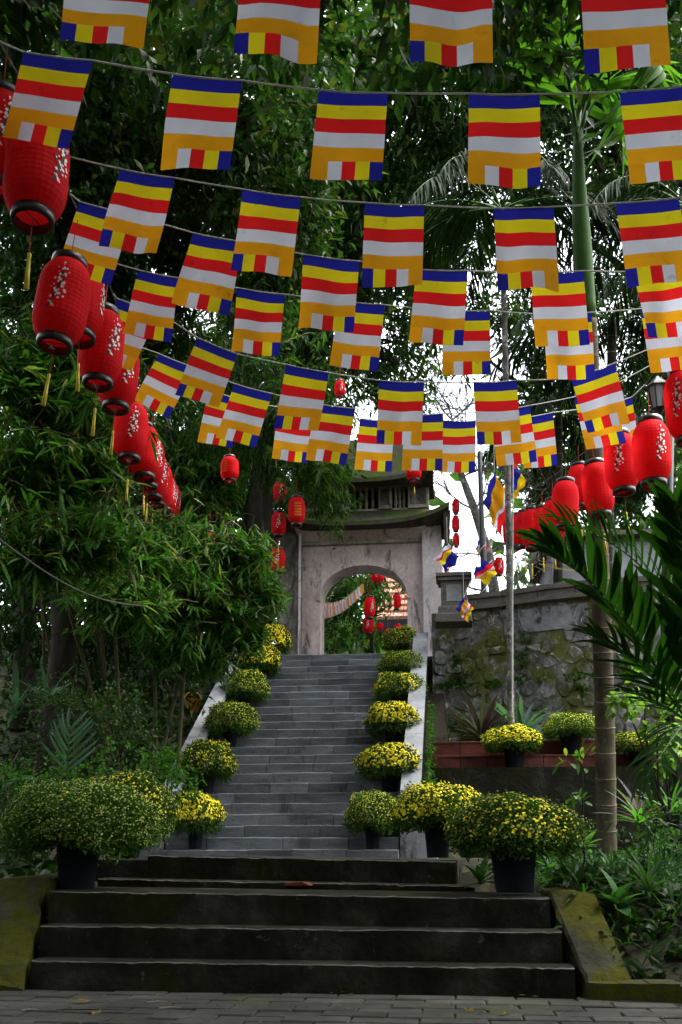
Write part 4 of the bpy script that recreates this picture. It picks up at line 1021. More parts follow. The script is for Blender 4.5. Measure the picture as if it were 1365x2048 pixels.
# big dark trees over the left and the middle
tree('tall dark leafy tree filling the upper left of the photo', at(100, 13.0), P(150, 520, Zc=13.2), .18,
     [bl(120,200,12.5,190,190,5200), bl(330,120,13,200,170,5200), bl(330,330,13.5,190,150,4200), bl(130,420,13,170,130,3600), bl(540,200,13.8,170,190,4800), bl(480,450,13.8,150,140,3600), bl(250,560,14,160,120,2800), bl(30,60,12,160,160,3000)],
     M['leaf_dark'], .17, .06, seed=1, group=TG)
tree('tall dark leafy tree over the middle of the view behind the flags', at(470, 22.5), P(560, 640, Zc=22.5), .3,
     [bl(720,90,21,170,160,5000), bl(860,180,21.5,150,170,4600), bl(700,300,21.8,170,150,5000), bl(830,420,22,150,130,4000), bl(640,480,22.2,150,140,4000), bl(740,620,22.5,150,110,3200), bl(600,620,22.6,120,120,2800), bl(960,60,21,130,140,3000), bl(660,740,22.8,100,80,1600), bl(800,720,22.8,70,70,900)],
     M['leaf_dark'], .23, .075, seed=2, group=TG, spread=.45)
tree('dark tree at the upper right behind the palm crown', at(1480, 22), P(1400, 640, Zc=22), .28,
     [bl(1120,60,21,150,140,4000), bl(1290,40,21,160,150,4200), bl(1300,260,21.5,140,130,3400), bl(1100,240,21.5,130,130,2800), bl(1330,450,22,110,120,2400), bl(1000,300,21.5,80,110,1500)],
     M['leaf_dark'], .23, .07, seed=3, group=TG, spread=.45)
tree('large dark tree behind the others, closing the top of the view', at(600, 33), P(600, 600, Zc=33), .3,
     [bl(150,150,31,230,180,4200), bl(420,200,31,210,190,4200), bl(700,160,31,210,180,4200), bl(940,120,31,180,140,3200), bl(1200,120,31,180,150,3200), bl(250,460,31,210,150,3600), bl(560,480,31,180,150,3600), bl(780,480,31,130,130,2200), bl(120,640,31,180,130,2600), bl(560,760,31,110,120,1800), bl(1330,300,31,120,190,2600)],
     M['leaf_mid'], .42, .17, seed=41, group=TG)
tree('airy tree against the bright sky behind the flags at centre right', at(1120, 26), P(1080, 800, Zc=26), .14,
     [bl(900,620,26,60,90,800), bl(1000,560,26,70,80,900), bl(1075,660,26,55,100,900), bl(1200,700,26,120,110,2200), bl(1340,640,26,100,130,2200), bl(1110,780,26,70,60,700), bl(1300,820,26,90,60,1200)],
     M['leaf_dark'], .26, .08, seed=44, group=TG, spread=.45)
# trunk beside the gate, with brighter sprays in front of the gate roof
tree('tree with a thick dark trunk just left of the gate', at(528, 20.5), P(548, 900, Zc=20.5), .19,
     [bl(560,860,19.5,90,70,1800), bl(625,955,18.4,55,34,1100), bl(668,975,18.2,22,22,160), bl(470,800,20,110,110,2400), bl(620,800,19,80,60,1400)],
     M['leaf_mid'], .17, .045, seed=4, group=TG, droop=.5)
# far trees closing the view
tree('distant soft green tree right of the gate behind the lanterns', at(1130, 30), P(1130, 1000, Zc=30), .22,
     [bl(1120,900,30,120,80,3600), bl(1190,960,30,110,80,2800), bl(1060,930,31,50,70,900), bl(1250,880,30,110,110,3000), bl(1330,960,30,100,120,2600)],
     M['leaf_far'], .22, .10, seed=5, group='distant trees')
tree('distant dark tree left of the gate', at(430, 28), P(430, 1050, Zc=28), .25,
     [bl(440,900,27,130,110,4200), bl(480,1030,26,110,110,3400), bl(360,1000,27,120,120,3200), bl(520,760,27,130,110,3000), bl(380,1150,25,150,100,3200), bl(250,1000,26,160,160,4200), bl(80,1000,26,160,180,4200), bl(90,1250,24,150,120,3000)],
     M['leaf_dark'], .24, .10, seed=6, group='distant trees')
tree('green tree with shade-dark leaves behind the bamboo at far left', at(40, 16), P(60, 900, Zc=16), .2,
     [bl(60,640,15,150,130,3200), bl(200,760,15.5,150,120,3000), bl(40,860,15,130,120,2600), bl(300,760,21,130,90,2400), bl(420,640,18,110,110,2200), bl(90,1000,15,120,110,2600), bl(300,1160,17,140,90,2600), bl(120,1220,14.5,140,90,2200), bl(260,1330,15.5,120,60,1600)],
     M['leaf_shaded'], .16, .05, seed=7, group=TG)
# overhead trees behind and above the camera: their crowns shade the lower steps
for k, (x, y, z, rx, rz, n) in enumerate([(-1.5, -1.5, 8.2, 4.2, 1.5, 16000), (3.6, 2.5, 8.6, 3.8, 1.6, 15000), (-5.6, 3.5, 8.2, 3.6, 1.6, 15000), (-.8, 5.6, 9.9, 4.4, 1.2, 12000), (-7.5, -3, 6, 4, 3.5, 15000), (7, -3, 6, 4, 3.5, 15000), (0, -9, 5, 6, 4.5, 18000)]):
    bx, by = (x+(3.6 if x >= 0 else -3.6), y-1.5) if abs(x) < 3 else (x*1.1, y)
    lab = ['broad dark canopy tree over the path behind the viewpoint', 'broad canopy tree to the right above the lower steps', 'broad canopy tree to the left above the lower steps', 'high leafy crown over the foot of the stairs', 'dense tree left of the path behind the viewpoint', 'dense tree right of the path behind the viewpoint', 'dense thicket tree closing the path behind the viewpoint'][k]
    tree(lab, (bx, by, -.1), (bx*.8+x*.2, by, z-2.2), .2, [((x, y, z), (rx, rx, rz), n), ((x+rx*.5, y+rx*.4, z+.5), (rx*.7, rx*.7, rz), n//2)], M['leaf_dark'], .23, .10, per=30, seed=20+k, group='trees over the path', twigs=False, spread=.5)

# far wood: one mass of leaves round the whole place, open only where the sky shows right of the gate
def woodland():
    r = np.random.default_rng(60); n = 64000
    a0, a1 = [math.atan2(*(P(x, 1200, Zc=30)[:2])) for x in (872, 1012)]
    az = r.uniform(a1, a0 + 2*math.pi, n); rad = r.uniform(33, 46, n); h = 15 + 3*np.sin(az*9) + 2*np.sin(az*23)
    z = r.uniform(0, 1, n)*h + np.where(np.cos(az) > 0, 2.5, 0)
    cl = r.normal(0, .5, (n,3)); p = np.stack([rad*np.sin(az), rad*np.cos(az), z-1.5], 1) + cl
    g = rad > 0
    # clumps
    k = np.sin(p[:,0]*1.3)+np.sin(p[:,1]*1.1+p[:,2]*.9)+np.sin(p[:,2]*1.7+p[:,0]*.6) > -1.5; p = p[k]; n = len(p)
    o = link('woodland', leaves('woodland', p, r.normal(0, 1, (n,3))+np.array([0,0,-.3]), r.uniform(.5, 1.1, n), r.uniform(.25, .5, n), M['leaf_mid'], 'rhomb', .2, flat=.8))
    tag(o, 'far wood of mixed green trees closing the view all round', kind='stuff')
woodland()

# bare tree against the sky right of the gate
def bare_tree():
    r = np.random.default_rng(77); b0 = at(975, 27); e = empty('bare_tree', b0); tag(e, 'leafless grey tree with fine twigs against the white sky right of the gate', 'tree')
    B = b0; mb = MB(); tw = MB()
    tp = [P(990,1190,Zc=27), P(978,1110,Zc=27), P(950,1020,Zc=27), P(925,955,Zc=27), P(915,900,Zc=27), P(905,840,Zc=27)]
    pts = [np.array(b0)]+tp; mb.tube([p-B for p in pts], [.16,.15,.13,.115,.09,.07,.045], 8)
    def grow(p, d, L, rad, lv):
        n = 4; q = [p]; dd = d
        for i in range(n): dd = nrm(dd + r.normal(0, .22, 3) + np.array([0,0,.05])); q.append(q[-1]+dd*L/n)
        tw.tube([x-B for x in q], [rad*(1-.7*i/n) for i in range(n+1)], 4 if lv > 1 else 3, False)
        if lv == 0: return
        for i in range(1, n+1):
            for _ in range(1 if lv < 2 else 2):
                nd = nrm(dd*.6 + nrm(r.normal(0, 1, 3))*.9*np.array([1,.5,1])); grow(q[i], nd, L*r.uniform(.45,.75), rad*.5, lv-1)
    for (i, dx, dz) in ((2,-.7,.6),(2,.6,.8),(3,-.9,.5),(3,.7,.8),(4,-.6,.9),(4,.8,.6),(5,-.5,.9),(5,.6,1),(1,.8,.7),(1,-.9,.4),(6,.1,1),(6,-.8,.6),(6,.8,.7)):
        grow(pts[i], nrm(np.array([dx, r.uniform(-.3,.3), dz])), 1.5, .035, 3)
    link('trunk', mb.mesh('trunk', M['palebark'], True), e); link('branches', tw.mesh('branches', M['palebark'], True), e)
bare_tree()

# ------------------------------------------------------------------ bamboo
def bamboo(label, base, culms, seed, sprays, m=None, leafL=.24, leafW=.026, dens=1.0):
    r = np.random.default_rng(seed); e = empty('bamboo_clump', base); tag(e, label, 'bamboo'); B = np.asarray(base, float)
    for (top, r0) in culms:
        off = r.normal(0, .22, 3)*np.array([1,1,0]); a = B+off; mb = MB(); b = np.asarray(top); n = 22
        pts = [a+(b-a)*t + np.array([0,0,1])*.9*math.sin(t*math.pi)*.35 for t in np.linspace(0,1,n)]
        pp, rad = [], []
        for i, q in enumerate(pts): 
            k = r0*(1-.75*i/n); pp += [q-B, q-B+(pts[min(i+1,n-1)]-q)*.04+np.array([0,0,.001])]; rad += [k*1.14, k]
        mb.tube(pp, rad, 7); link('culm', mb.mesh('culm', M['culm'], True), e)
    Ps, Ds, Ls = [], [], []; tw = MB()
    for (px, py, zc, rx, ry, n) in sprays:
        c = P(px, py, Zc=zc); a, b = rx*zc/F, ry*zc/F; k = int(n*dens)
        v = r.normal(0, .5, (k,3))*np.array([a, max(a,.5)*.8, b]); tip = c+v
        for q in tip:
            od = nrm(np.array([r.normal(.1,.5), r.normal(-.3,.5), r.normal(-.35,.3)]))
            ln = r.uniform(.25,.6); a0 = q-od*ln; tw.tube([a0-B, (a0+q)/2+np.array([0,0,.03])-B, q-B], [.005,.004,.002], 3, False)
            for j in range(int(r.integers(6, 11))):
                t = r.uniform(.35, 1.0); pos = a0+(q-a0)*t
                sd = nrm(np.cross(od, np.array([0,0,1.]))); s = r.choice([-1,1])
                d = od*r.uniform(.4,1.1)+sd*s*r.uniform(.2,1.1)+np.array([0,0,r.uniform(-.35,.45)])
                Ps.append(pos); Ds.append(d); Ls.append(r.uniform(.6,1.25))
    Ps, Ds, Ls = np.array(Ps)-B, np.array(Ds), np.array(Ls)
    tag(link('twigs', tw.mesh('twigs', M['culm']), e), kind='stuff')
    tag(link('foliage', leaves('foliage', Ps, Ds, Ls*leafL, leafW*(.7+.4*Ls), m or M['leaf_bamboo'], 'blade', .28, flat=.3), e), kind='stuff')
    return e
bamboo('big bamboo clump with drooping bright leaves left of the stairs', at(300, 14), [(P(x, y, Zc=z), .035) for x, y, z in ((200,820,13),(300,1010,14),(90,760,13),(390,1060,14.5),(440,1080,14.8),(150,700,13.5),(30,900,12))], 5,
    [(120,820,11.5,120,70,170), (60,950,11,110,70,150), (150,960,11.5,90,60,130), (300,1085,14,90,40,150), (400,1110,14.6,80,50,190), (470,1160,14.8,55,40,170), (300,1140,13.6,110,50,170), (160,1090,11,120,60,150), (60,1100,10.5,90,70,120), (390,1210,14.3,80,50,160), (470,1230,14.6,42,35,100), (250,1210,12.5,90,50,110), (340,1290,14,60,50,80), (440,1290,14.6,32,45,70), (130,700,12,120,70,130), (30,760,11.5,80,90,110), (515,1190,14.9,26,22,50), (505,1115,14.9,34,40,40), (540,1200,14.9,20,16,26), (498,1275,14.8,26,40,44), (420,1320,14.6,30,40,40)], dens=1.45, leafL=.26, leafW=.032)
bamboo('third bamboo clump farther back up the left bank', at(330, 24), [(P(x, y, Zc=z), .04) for x, y, z in ((330,860,23.5),(420,800,24),(380,930,23),(480,960,24))], 15,
    [(330,760,22.5,110,60,150), (400,880,22.5,80,60,150), (300,930,22,100,70,150), (420,980,22.5,60,50,110), (240,880,22,90,70,120), (480,900,23.5,50,50,80), (350,1020,22,110,40,120)], dens=1.15, leafL=.42, leafW=.05)
bamboo('second bamboo clump with fine hanging leaves farther left behind', at(120, 14.5), [(P(x, y, Zc=z), .028) for x, y, z in ((60,620,14),(180,640,14),(20,820,13.5),(260,860,14),(330,640,14.5))], 9,
    [(90,560,14,90,60,80), (330,680,14.5,100,60,90), (480,650,15,90,60,70), (40,680,13.5,90,80,80), (120,860,13.5,100,80,90), (640,940,17.5,60,30,60), (600,900,17.5,50,30,40), (560,640,15.5,80,60,60)], m=M['leaf_mid'], dens=1.0)

# ------------------------------------------------------------------ palms
leafl = {}
def blade_mesh(name, L, Wd, m, droop, fold=.25, n=6, key=None):
    """a long leaflet along +X, folded along its midrib, bending down"""
    vs = []; fs = []
    for i in range(n+1):
        t = i/n; w = Wd*(math.sin(math.pi*min(1, .12+t*.88))**.7)*(1 if t < .98 else .1); x = L*t*(1-.12*droop*t); z = -droop*L*t*t*.55
        vs += [(x, -w/2, z+w*fold*.5), (x, 0, z), (x, w/2, z+w*fold*.5)]
    for i in range(n):
        for j in range(2): fs.append((i*3+j, (i+1)*3+j, (i+1)*3+j+1, i*3+j+1))
    return MB().add(vs, fs).mesh(name, m, True)
def bez(p, n):
    p = [np.asarray(q, float) for q in p]; out = []
    for t in np.linspace(0, 1, n):
        q = p
        while len(q) > 1: q = [q[i]*(1-t)+q[i+1]*t for i in range(len(q)-1)]
        out.append(q[0])
    return out
def frond(parent, B, ctrl, nl, L, Wd, m, droop, seed, objs=True, rach=.012, ang=.75, lift=.25, start=.16, upv=None):
    r = np.random.default_rng(seed); pts = bez(ctrl, 40); o = link('frond', MB().tube([p-B for p in pts], [rach*(1-.8*i/39) for i in range(40)], 6).mesh('frond', M['shaft'], True), parent)
    Ps, Ds, Ls = [], [], []
    key = (round(L,2), round(Wd,3), m.name, round(droop,2))
    if objs and key not in leafl: leafl[key] = [blade_mesh('leaflet', L*k, Wd, m, droop*q) for k, q in ((1,1), (.92,1.35), (1.05,.7))]
    for i in range(nl):
        t = start + (1-start)*(i+.5)/nl; k = min(int(t*39), 38); p = pts[k]+(pts[k+1]-pts[k])*(t*39-k); tg = nrm(pts[k+1]-pts[k])
        up = np.array([0,0,1.]) if upv is None else np.asarray(upv, float); sd = nrm(np.cross(tg, up)); nu = np.cross(sd, tg)
        for s in (-1, 1):
            a = ang*(1-.45*t)+r.normal(0,.10); d = nrm(tg*math.cos(a*1.2)+sd*s*math.sin(a*1.2)+nu*(lift+r.normal(0,.13)))
            k2 = (math.sin(math.pi*(.12+.8*t))**.6)*r.uniform(.88,1.08)
            if objs:
                lo = link('leaflet', leafl[key][int(r.integers(0,3))], o)
                y = nrm(np.cross(nu, d)); z = np.cross(d, y)
                lo.matrix_local = Matrix(((d[0]*k2,y[0],z[0],(p-B)[0]),(d[1]*k2,y[1],z[1],(p-B)[1]),(d[2]*k2,y[2],z[2],(p-B)[2]),(0,0,0,1)))
            else: Ps.append(p-B); Ds.append(d); Ls.append(k2)
    if not objs:
        n = len(Ps); lf = leaves('leaflets', np.array(Ps), np.array(Ds), np.array(Ls)*L, Wd, m, 'blade', droop, up=np.array([0,0,1.])+r.normal(0,.25,(n,3)))
        tag(link('leaflets', lf, o), kind='stuff')
    return o
def ringed_trunk(parent, B, pts, r0, r1, m, rings, name='trunk'):
    pp, rr_ = [], []; pts = bez(pts, rings*3+1)
    for i, p in enumerate(pts):
        t = i/(len(pts)-1); k = r0+(r1-r0)*t; pp.append(p-B); rr_.append(k*(1.035 if i % 3 == 0 else 1.0))
        if i % 3 == 0 and i < len(pts)-1: pp.append(p-B+(pts[i+1]-p)*.22); rr_.append(k*.985)
    t_ = link(name, MB().tube(pp, rr_, 16).mesh(name, m, True), parent)
    for i in range(3, len(pts)-1, 3):
        k = r0+(r1-r0)*i/(len(pts)-1); d_ = nrm(np.asarray(pts[i+1])-pts[i]); q_ = pts[i]-B
        link('ring_scar', MB().tube([q_-d_*.009, q_-d_*.003, q_+d_*.006, q_+d_*.010], [k*1.03, k*1.065, k*1.065, k*1.03], 16, False).mesh('ring_scar', M['ringscar'], True), t_)
    return t_
# areca palm right of the steps
ZP = 12.65
pb = P(1214, 1762, Zc=ZP); ap = empty('areca_palm', pb); tag(ap, 'tall palm with ringed brown trunk and green crown rising right of the steps', 'palm tree'); B = np.asarray(pb)
trp = [P(1215,1765,Zc=ZP), P(1212,1450,Zc=ZP), P(1205,1150,Zc=ZP), P(1185,860,Zc=ZP), P(1176,640,Zc=ZP)]
ringed_trunk(ap, B, trp, .128, .114, M['palmtrunk'], 24)
link('crownshaft', MB().tube([p-B for p in bez([P(1176,640,Zc=ZP), P(1163,480,Zc=ZP), P(1158,380,Zc=ZP), P(1156,270,Zc=ZP)], 14)], [x*1.36 for x in (.08,.083,.085,.087,.087,.085,.08,.074,.068,.062,.056,.05,.045,.04)], 14).mesh('crownshaft', M['shaft'], True), ap)
c0 = P(1156, 290, Zc=ZP)
FR = [([c0, P(1120,120,Zc=12.51), P(1060,-20,Zc=12.38), P(990,60,Zc=12.24)], 30, 0.84, 0.068, .9), ([c0, P(1130,60,Zc=12.78), P(1090,-160,Zc=13.19), P(1010,-220,Zc=13.60)], 28, 1.02, 0.068, .6),
      ([c0, P(1190,110,Zc=12.38), P(1270,40,Zc=12.10), P(1330,150,Zc=11.83)], 28, 0.84, 0.068, .9), ([c0, P(1190,150,Zc=12.78), P(1260,120,Zc=12.92), P(1250,330,Zc=12.65)], 22, 0.82, 0.061, 1.4),
      ([c0, P(1200,40,Zc=13.06), P(1330,-130,Zc=13.46), P(1460,-60,Zc=13.87)], 28, 0.98, 0.068, .7), ([c0, P(1140,150,Zc=12.24), P(1110,60,Zc=11.56), P(1130,-40,Zc=10.88)], 24, 0.82, 0.068, .6), ([c0, P(1165,120,Zc=13.46), P(1200,-60,Zc=14.14), P(1240,-200,Zc=14.69)], 24, 0.95, 0.068, .5)]
for i, (ct, nl, L, w, dr) in enumerate(FR): frond(ap, B, ct, nl//2+5, L, w*1.25, M['leaf_palm'], dr*1.2, 50+i, True, .024, .8, .1)
# young palm in the foreground at the right edge
yb = P(1375, 1560, Zc=7.2); yb[2] = float(terrain_z(yb[0], yb[1])); yp = empty('young_palm', yb); tag(yp, 'young palm with broad dark fronds reaching in from the right edge', 'palm tree'); B = np.asarray(yb)
kb = P(1375, 1440, Zc=7.2)
link('stem', MB().tube([yb-B, (yb+kb)/2-B+np.array([.01,0,0]), kb-B], [.06,.05,.04], 10).mesh('stem', M['palmtrunk'], True), yp)
FY = [([kb, P(1300,1300,Zc=7.1), P(1200,1160,Zc=7.0), P(1080,1085,Zc=6.9)], 24, .52, .07, .3, .5), ([kb, P(1380,1200,Zc=7.4), P(1290,1090,Zc=7.5), P(1110,1040,Zc=7.5)], 28, .44, .032, .3, .7),
      ([kb, P(1410,1290,Zc=6.9), P(1400,1130,Zc=6.7), P(1350,1010,Zc=6.6)], 20, .52, .075, .3, .25), ([kb, P(1440,1320,Zc=7.0), P(1450,1120,Zc=7.0), P(1425,980,Zc=7.0)], 20, .58, .075, .3, .25),
      ([kb, P(1340,1390,Zc=7.0), P(1290,1320,Zc=6.9), P(1180,1265,Zc=6.8)], 16, .42, .038, .3, .25), ([kb, P(1340,1420,Zc=7.0), P(1310,1390,Zc=6.9), P(1230,1380,Zc=6.8)], 10, .36, .03, .5, .25), ([kb, P(1380,1430,Zc=6.6), P(1340,1480,Zc=6.3), P(1290,1560,Zc=6.1)], 12, .4, .035, .6, .2)]
for i, (ct, nl, L, w, dr, lf) in enumerate(FY): frond(yp, B, ct, nl, L, w, M['leaf_palm2'], dr, 70+i, True, .014, .7, lf)
# slim pale palm in front of the wall and dark palms behind the flags
def far_palm(label, base, top, r0, m, fr, seed, L=.7, spread=1.7, bark='palebark', nl=52):
    r = np.random.default_rng(seed); e = empty('feather_palm', base); tag(e, label, 'palm tree', 'dark feathery palms behind the flags'); B = np.asarray(base, float)
    ringed_trunk(e, B, [np.asarray(base), (np.asarray(base)*.5+np.asarray(top)*.5)+np.array([.05,0,0]), np.asarray(top)], r0, r0*.8, M[bark], 22)
    for i in range(fr):
        a = 2*math.pi*i/fr+r.uniform(-.25,.25); h = r.uniform(.1,1.0); s = spread*r.uniform(.8,1.15)
        d = np.array([math.cos(a), math.sin(a), 0]); t = np.asarray(top)
        frond(e, B, [t, t+d*s*.35+np.array([0,0,s*.5*h]), t+d*s*.8+np.array([0,0,s*.4*h]), t+d*s*1.15+np.array([0,0,-s*(.55-.3*h)])], nl, L, .03, m, .7, seed*10+i, False, .016, .8, .05)
b0 = P(1021, 1440, Zc=15.6); b0[2] = zu1-.05
far_palm('slim pale trunked palm standing in front of the stone wall', b0, P(1003, 420, Zc=15.6), .053, M['leaf_palmfar'], 13, 81)
far_palm('dark palm with drooping fronds over the right row of lanterns', at(1215, 19), P(1225, 640, Zc=19), .11, M['leaf_palmfar'], 14, 82, L=.65, spread=2.0, bark='bark')
far_palm('dark palm near the right edge behind the flags', at(1420, 15.5), P(1380, 420, Zc=15.5), .10, M['leaf_palmfar'], 13, 83, L=.65, spread=2.0, bark='bark')
far_palm('lower dark palm with fine fronds under the low flags at right', at(1120, 22), P(1118, 830, Zc=22), .09, M['leaf_palmfar'], 13, 84, L=.55, spread=1.5, bark='bark')

# ------------------------------------------------------------------ undergrowth
def rosette(name, label, base, n, L, Wd, m, droop, seed, up=.8, cat='plant', group=None, part='leaf'):
    r = np.random.default_rng(seed); e = empty(name, base); tag(e, label, cat, group)
    key = (name, round(L,2), round(Wd,3), m.name)
    if key not in leafl: leafl[key] = [blade_mesh(part, L*k, Wd, m, droop*q, .3) for k, q in ((1,1), (.85,1.3), (1.1,.8))]
    for i in range(n):
        a = i*2.4+r.normal(0,.2); el = up*(1-i/n)+.25*r.random(); o = link(part, leafl[key][int(r.integers(0,3))], e)
        o.rotation_euler = (r.normal(0,.15), -el*1.35, a); o.location = (0, 0, .04+.1*(1-i/n)*L); k = r.uniform(.75,1.15); o.scale = (k,k,k)
    return e
def gpt(px, py, zc):
    return P(px, py, Zc=zc)
rosette('lily_plant', 'purple and grey green strap leaved plant against the foot of the wall, at left', np.array([*P(965,1490,Zc=16.3)[:2], zu1]), 40, .8, .085, M['leaf_purple'], .5, 1)
rosette('lily_plant', 'grey green strap leaved plant against the foot of the wall beside the pale trunk', np.array([*P(1045,1490,Zc=16.3)[:2], zu1]), 36, .8, .085, M['leaf_blue'], .5, 2)
rosette('lily_plant', 'dark purple strap leaved plant right of the palm trunk below the terrace', P(1285,1655,Zc=11), 24, .52, .055, M['leaf_purple'], .4, 3)
def ground_hit(px, py, lo=5.0, hi=24):
    for zc in np.arange(lo, hi, .05):
        q = P(px, py, Zc=zc)
        if q[2] <= float(terrain_z(q[0], q[1])): return q
    return P(px, py, Zc=9)
# blue green palm seedling at left
q = P(135, 1575, Zc=8.6); sp_ = empty('palm_seedling', q); tag(sp_, 'blue green palm seedling with stiff leaflets behind the big pale bush', 'plant'); B = np.asarray(q)
frond(sp_, B, [q, P(134,1540,Zc=8.6), P(138,1500,Zc=8.6), P(140,1450,Zc=8.5)], 7, .36, .026, M['leaf_blue'], .7, 91, True, .008, .75, .05, start=.25, upv=(.2,-1,.3))
frond(sp_, B, [q, P(110,1560,Zc=8.4), P(60,1545,Zc=8.3), P(5,1575,Zc=8.2)], 9, .25, .022, M['leaf_blue'], .4, 92, True, .006, .6, .1)
rosette('palm_seedling', 'grey green fan of leaves in the dark at the far left', P(30,1440,Zc=10.5), 16, .5, .05, M['leaf_blue'], .5, 5)
rosette('palm_seedling', 'grey green fan of leaves in the dark behind the seedling', P(95,1420,Zc=11), 14, .5, .05, M['leaf_blue'], .5, 6)
def shrub(label, blobs, base, m, L, Wd, seed, per=22, style='oval', group=None, spread=.14, name='shrub'):
    r = np.random.default_rng(seed); e = empty(name, base); tag(e, label, 'shrub', group); B = np.asarray(base, float); mb = MB()
    for c, rad, n in blobs:
        limb(mb, B*0, np.asarray(c)-B, .014, .005, r, 5, 4, .1)
    p, d, tw = cluster_leaves(blobs, per, r, spread, .2, .0)
    for a, b in tw: mb.tube([a-B, b-B], [.004,.002], 3, False)
    n = len(p); tag(link('stems', mb.mesh('stems', M['bark']), e), kind='stuff')
    d = d + np.array([0,0,.25]); link('foliage', leaves('foliage', p-B, d, r.uniform(.6,1.2,n)*L, r.uniform(.7,1.2,n)*Wd, m, style, .2, flat=.3), e)
    return e
def sh(px, py, zc, rx, ry, n): return bl(px, py, zc, rx, ry, n)
SG = 'small leaved shrubs on the left bank'
shrub('bright small leaved shrub right behind the half open bush at left', [sh(320,1540,9.3,45,26,420), sh(345,1570,9.2,30,22,240), sh(300,1520,9.4,30,20,200)], P(315,1640,Zc=9.3), M['leaf_shrub'], .055, .028, 1, group=SG)
shrub('low green shrub below the palm seedling at left', [sh(75,1560,9,60,22,420), sh(170,1550,9,50,20,360), sh(30,1600,8.8,50,40,400)], P(100,1650,Zc=9), M['leaf_shrub'], .055, .028, 2, group=SG)
shrub('dark spreading shrub in the middle of the left bank', [sh(250,1455,10,60,30,520), sh(200,1420,10.4,90,28,620), sh(110,1410,10.4,70,24,460), sh(290,1480,9.8,35,24,260)], P(210,1560,Zc=10), M['leaf_dark'], .06, .03, 3, group=SG)
shrub('dim shrub under the bamboo at the far left edge', [sh(40,1500,9.6,70,60,520), sh(260,1530,9.8,70,30,420), sh(10,1690,8,60,60,520), sh(60,1740,7.6,60,30,300)], P(20,1640,Zc=8.8), M['leaf_shaded'], .06, .03, 4, group=SG)
shrub('pale leaved sapling branch leaning over the right side of the wall', [sh(1260,1375,8,30,26,90), sh(1290,1400,8,26,20,60), sh(1320,1440,8,30,50,110), sh(1335,1500,8,25,40,80)], P(1340,1640,Zc=8), M['leaf_pale'], .10, .055, 5, spread=.10)
shrub('thin sapling with narrow leaves in front of the concrete wall', [sh(1165,1545,7.6,20,26,26), sh(1130,1600,7.6,18,18,14)], P(1130,1790,Zc=7.6), M['leaf_bamboo'], .11, .035, 6, per=7, spread=.08)
RG = 'undergrowth plants on the right bank'
rr3 = random.Random(4); k = 0
spots = [(1240,1815,6.6,'broad leaved light green plant beside the mossy cheek wall',.24,.085,'leaf_broad',11),(1100,1735,7.4,'small broad leaved plant between the big pot and the palm trunk',.15,.06,'leaf_broad',9),(1320,1690,8.2,'narrow leaved plant right of the palm trunk, upper one',.28,.035,'leaf_grass',18),(1280,1640,8.6,'narrow leaved plant right below the purple lily',.24,.035,'leaf_bamboo',16),(1345,1620,7.4,'tall narrow leaved plant at the right edge',.30,.035,'leaf_bamboo',18),
         (1300,1780,7.0,'grassy tuft in the middle of the right bank',.30,.02,'leaf_grass',30),(1345,1860,6.4,'grassy tuft at the right edge',.32,.02,'leaf_grass',32),(1285,1900,6.0,'arching grass beside the foot of the cheek wall',.3,.022,'leaf_grass',30),(1330,1960,5.7,'low grass behind the mossy kerb',.26,.022,'leaf_grass',28),(1225,1730,7.6,'grass at the foot of the palm trunk',.2,.016,'leaf_grass',22),(1345,1740,7.2,'broad leaved plant at the right edge of the bank',.22,.07,'leaf_broad',12),(1170,1690,7.8,'dark leafy plant behind the biggest bush',.2,.06,'leaf_broad',12)]
for (px, py, zc, lab, L, w, mm, n) in spots:
    k += 1; q = ground_hit(px, py+20, 5.6, 9.5); L = L*depth(q)/zc; rosette('bank_plant', lab, q, n, L, w, M[mm], .55, 100+k, up=.85, group=RG)
shrub('leafy undergrowth bush at the right edge', [sh(1330,1800,6.8,60,60,420), sh(1290,1740,7.4,60,50,380), sh(1350,1900,6.2,50,60,320), sh(1350,1680,8,40,60,300)], P(1330,1920,Zc=6.6), M['leaf_grass'], .09, .03, 8, group=RG)
# ground cover nobody could count
def cover(name, n, fx, m, L, Wd, seed, style='blade'):
    r = np.random.default_rng(seed); X, Y = fx(r, n); Z = terrain_z(X, Y)
    d = np.stack([r.normal(0,.6,n), r.normal(0,.6,n), r.uniform(.4,1.2,n)], 1)
    o = link(name, leaves(name, np.stack([X,Y,Z-.01],1), d, r.uniform(.5,1.2,n)*L, r.uniform(.7,1.2,n)*Wd, m, style, .5)); tag(o, kind='stuff'); return o
cover('ground_cover', 16000, lambda r, n: (r.uniform(.62, 5, n), r.uniform(5.5, 15, n)), M['leaf_grass'], .24, .024, 1)
cover('ground_cover', 6000, lambda r, n: (r.uniform(.62, 4, n), r.uniform(5.5, 12, n)), M['leaf_shaded'], .16, .06, 7, 'oval')
cover('ground_cover', 30000, lambda r, n: (-r.uniform(2.75, 12, n)-(0), r.uniform(6.2, 24, n)), M['leaf_shaded'], .26, .06, 2)  # left bank: bamboo shade painted into the leaf colour
cover('ground_cover', 900, lambda r, n: (r.uniform(.1, .7, n), r.uniform(6.75, 8.4, n)), M['leaf_grass'], .18, .03, 9)
cover('leaf_litter', 2600, lambda r, n: (r.choice([-1,1], n)*r.uniform(1.4, 6, n)-.6, r.uniform(5.6, 14, n)), M['leaf_dry'], .09, .04, 3, 'oval')
for o in bpy.data.objects:
    if o.name.startswith(('ground_cover', 'leaf_litter')): o['label'] = 'low plants and fallen leaves covering the bank'

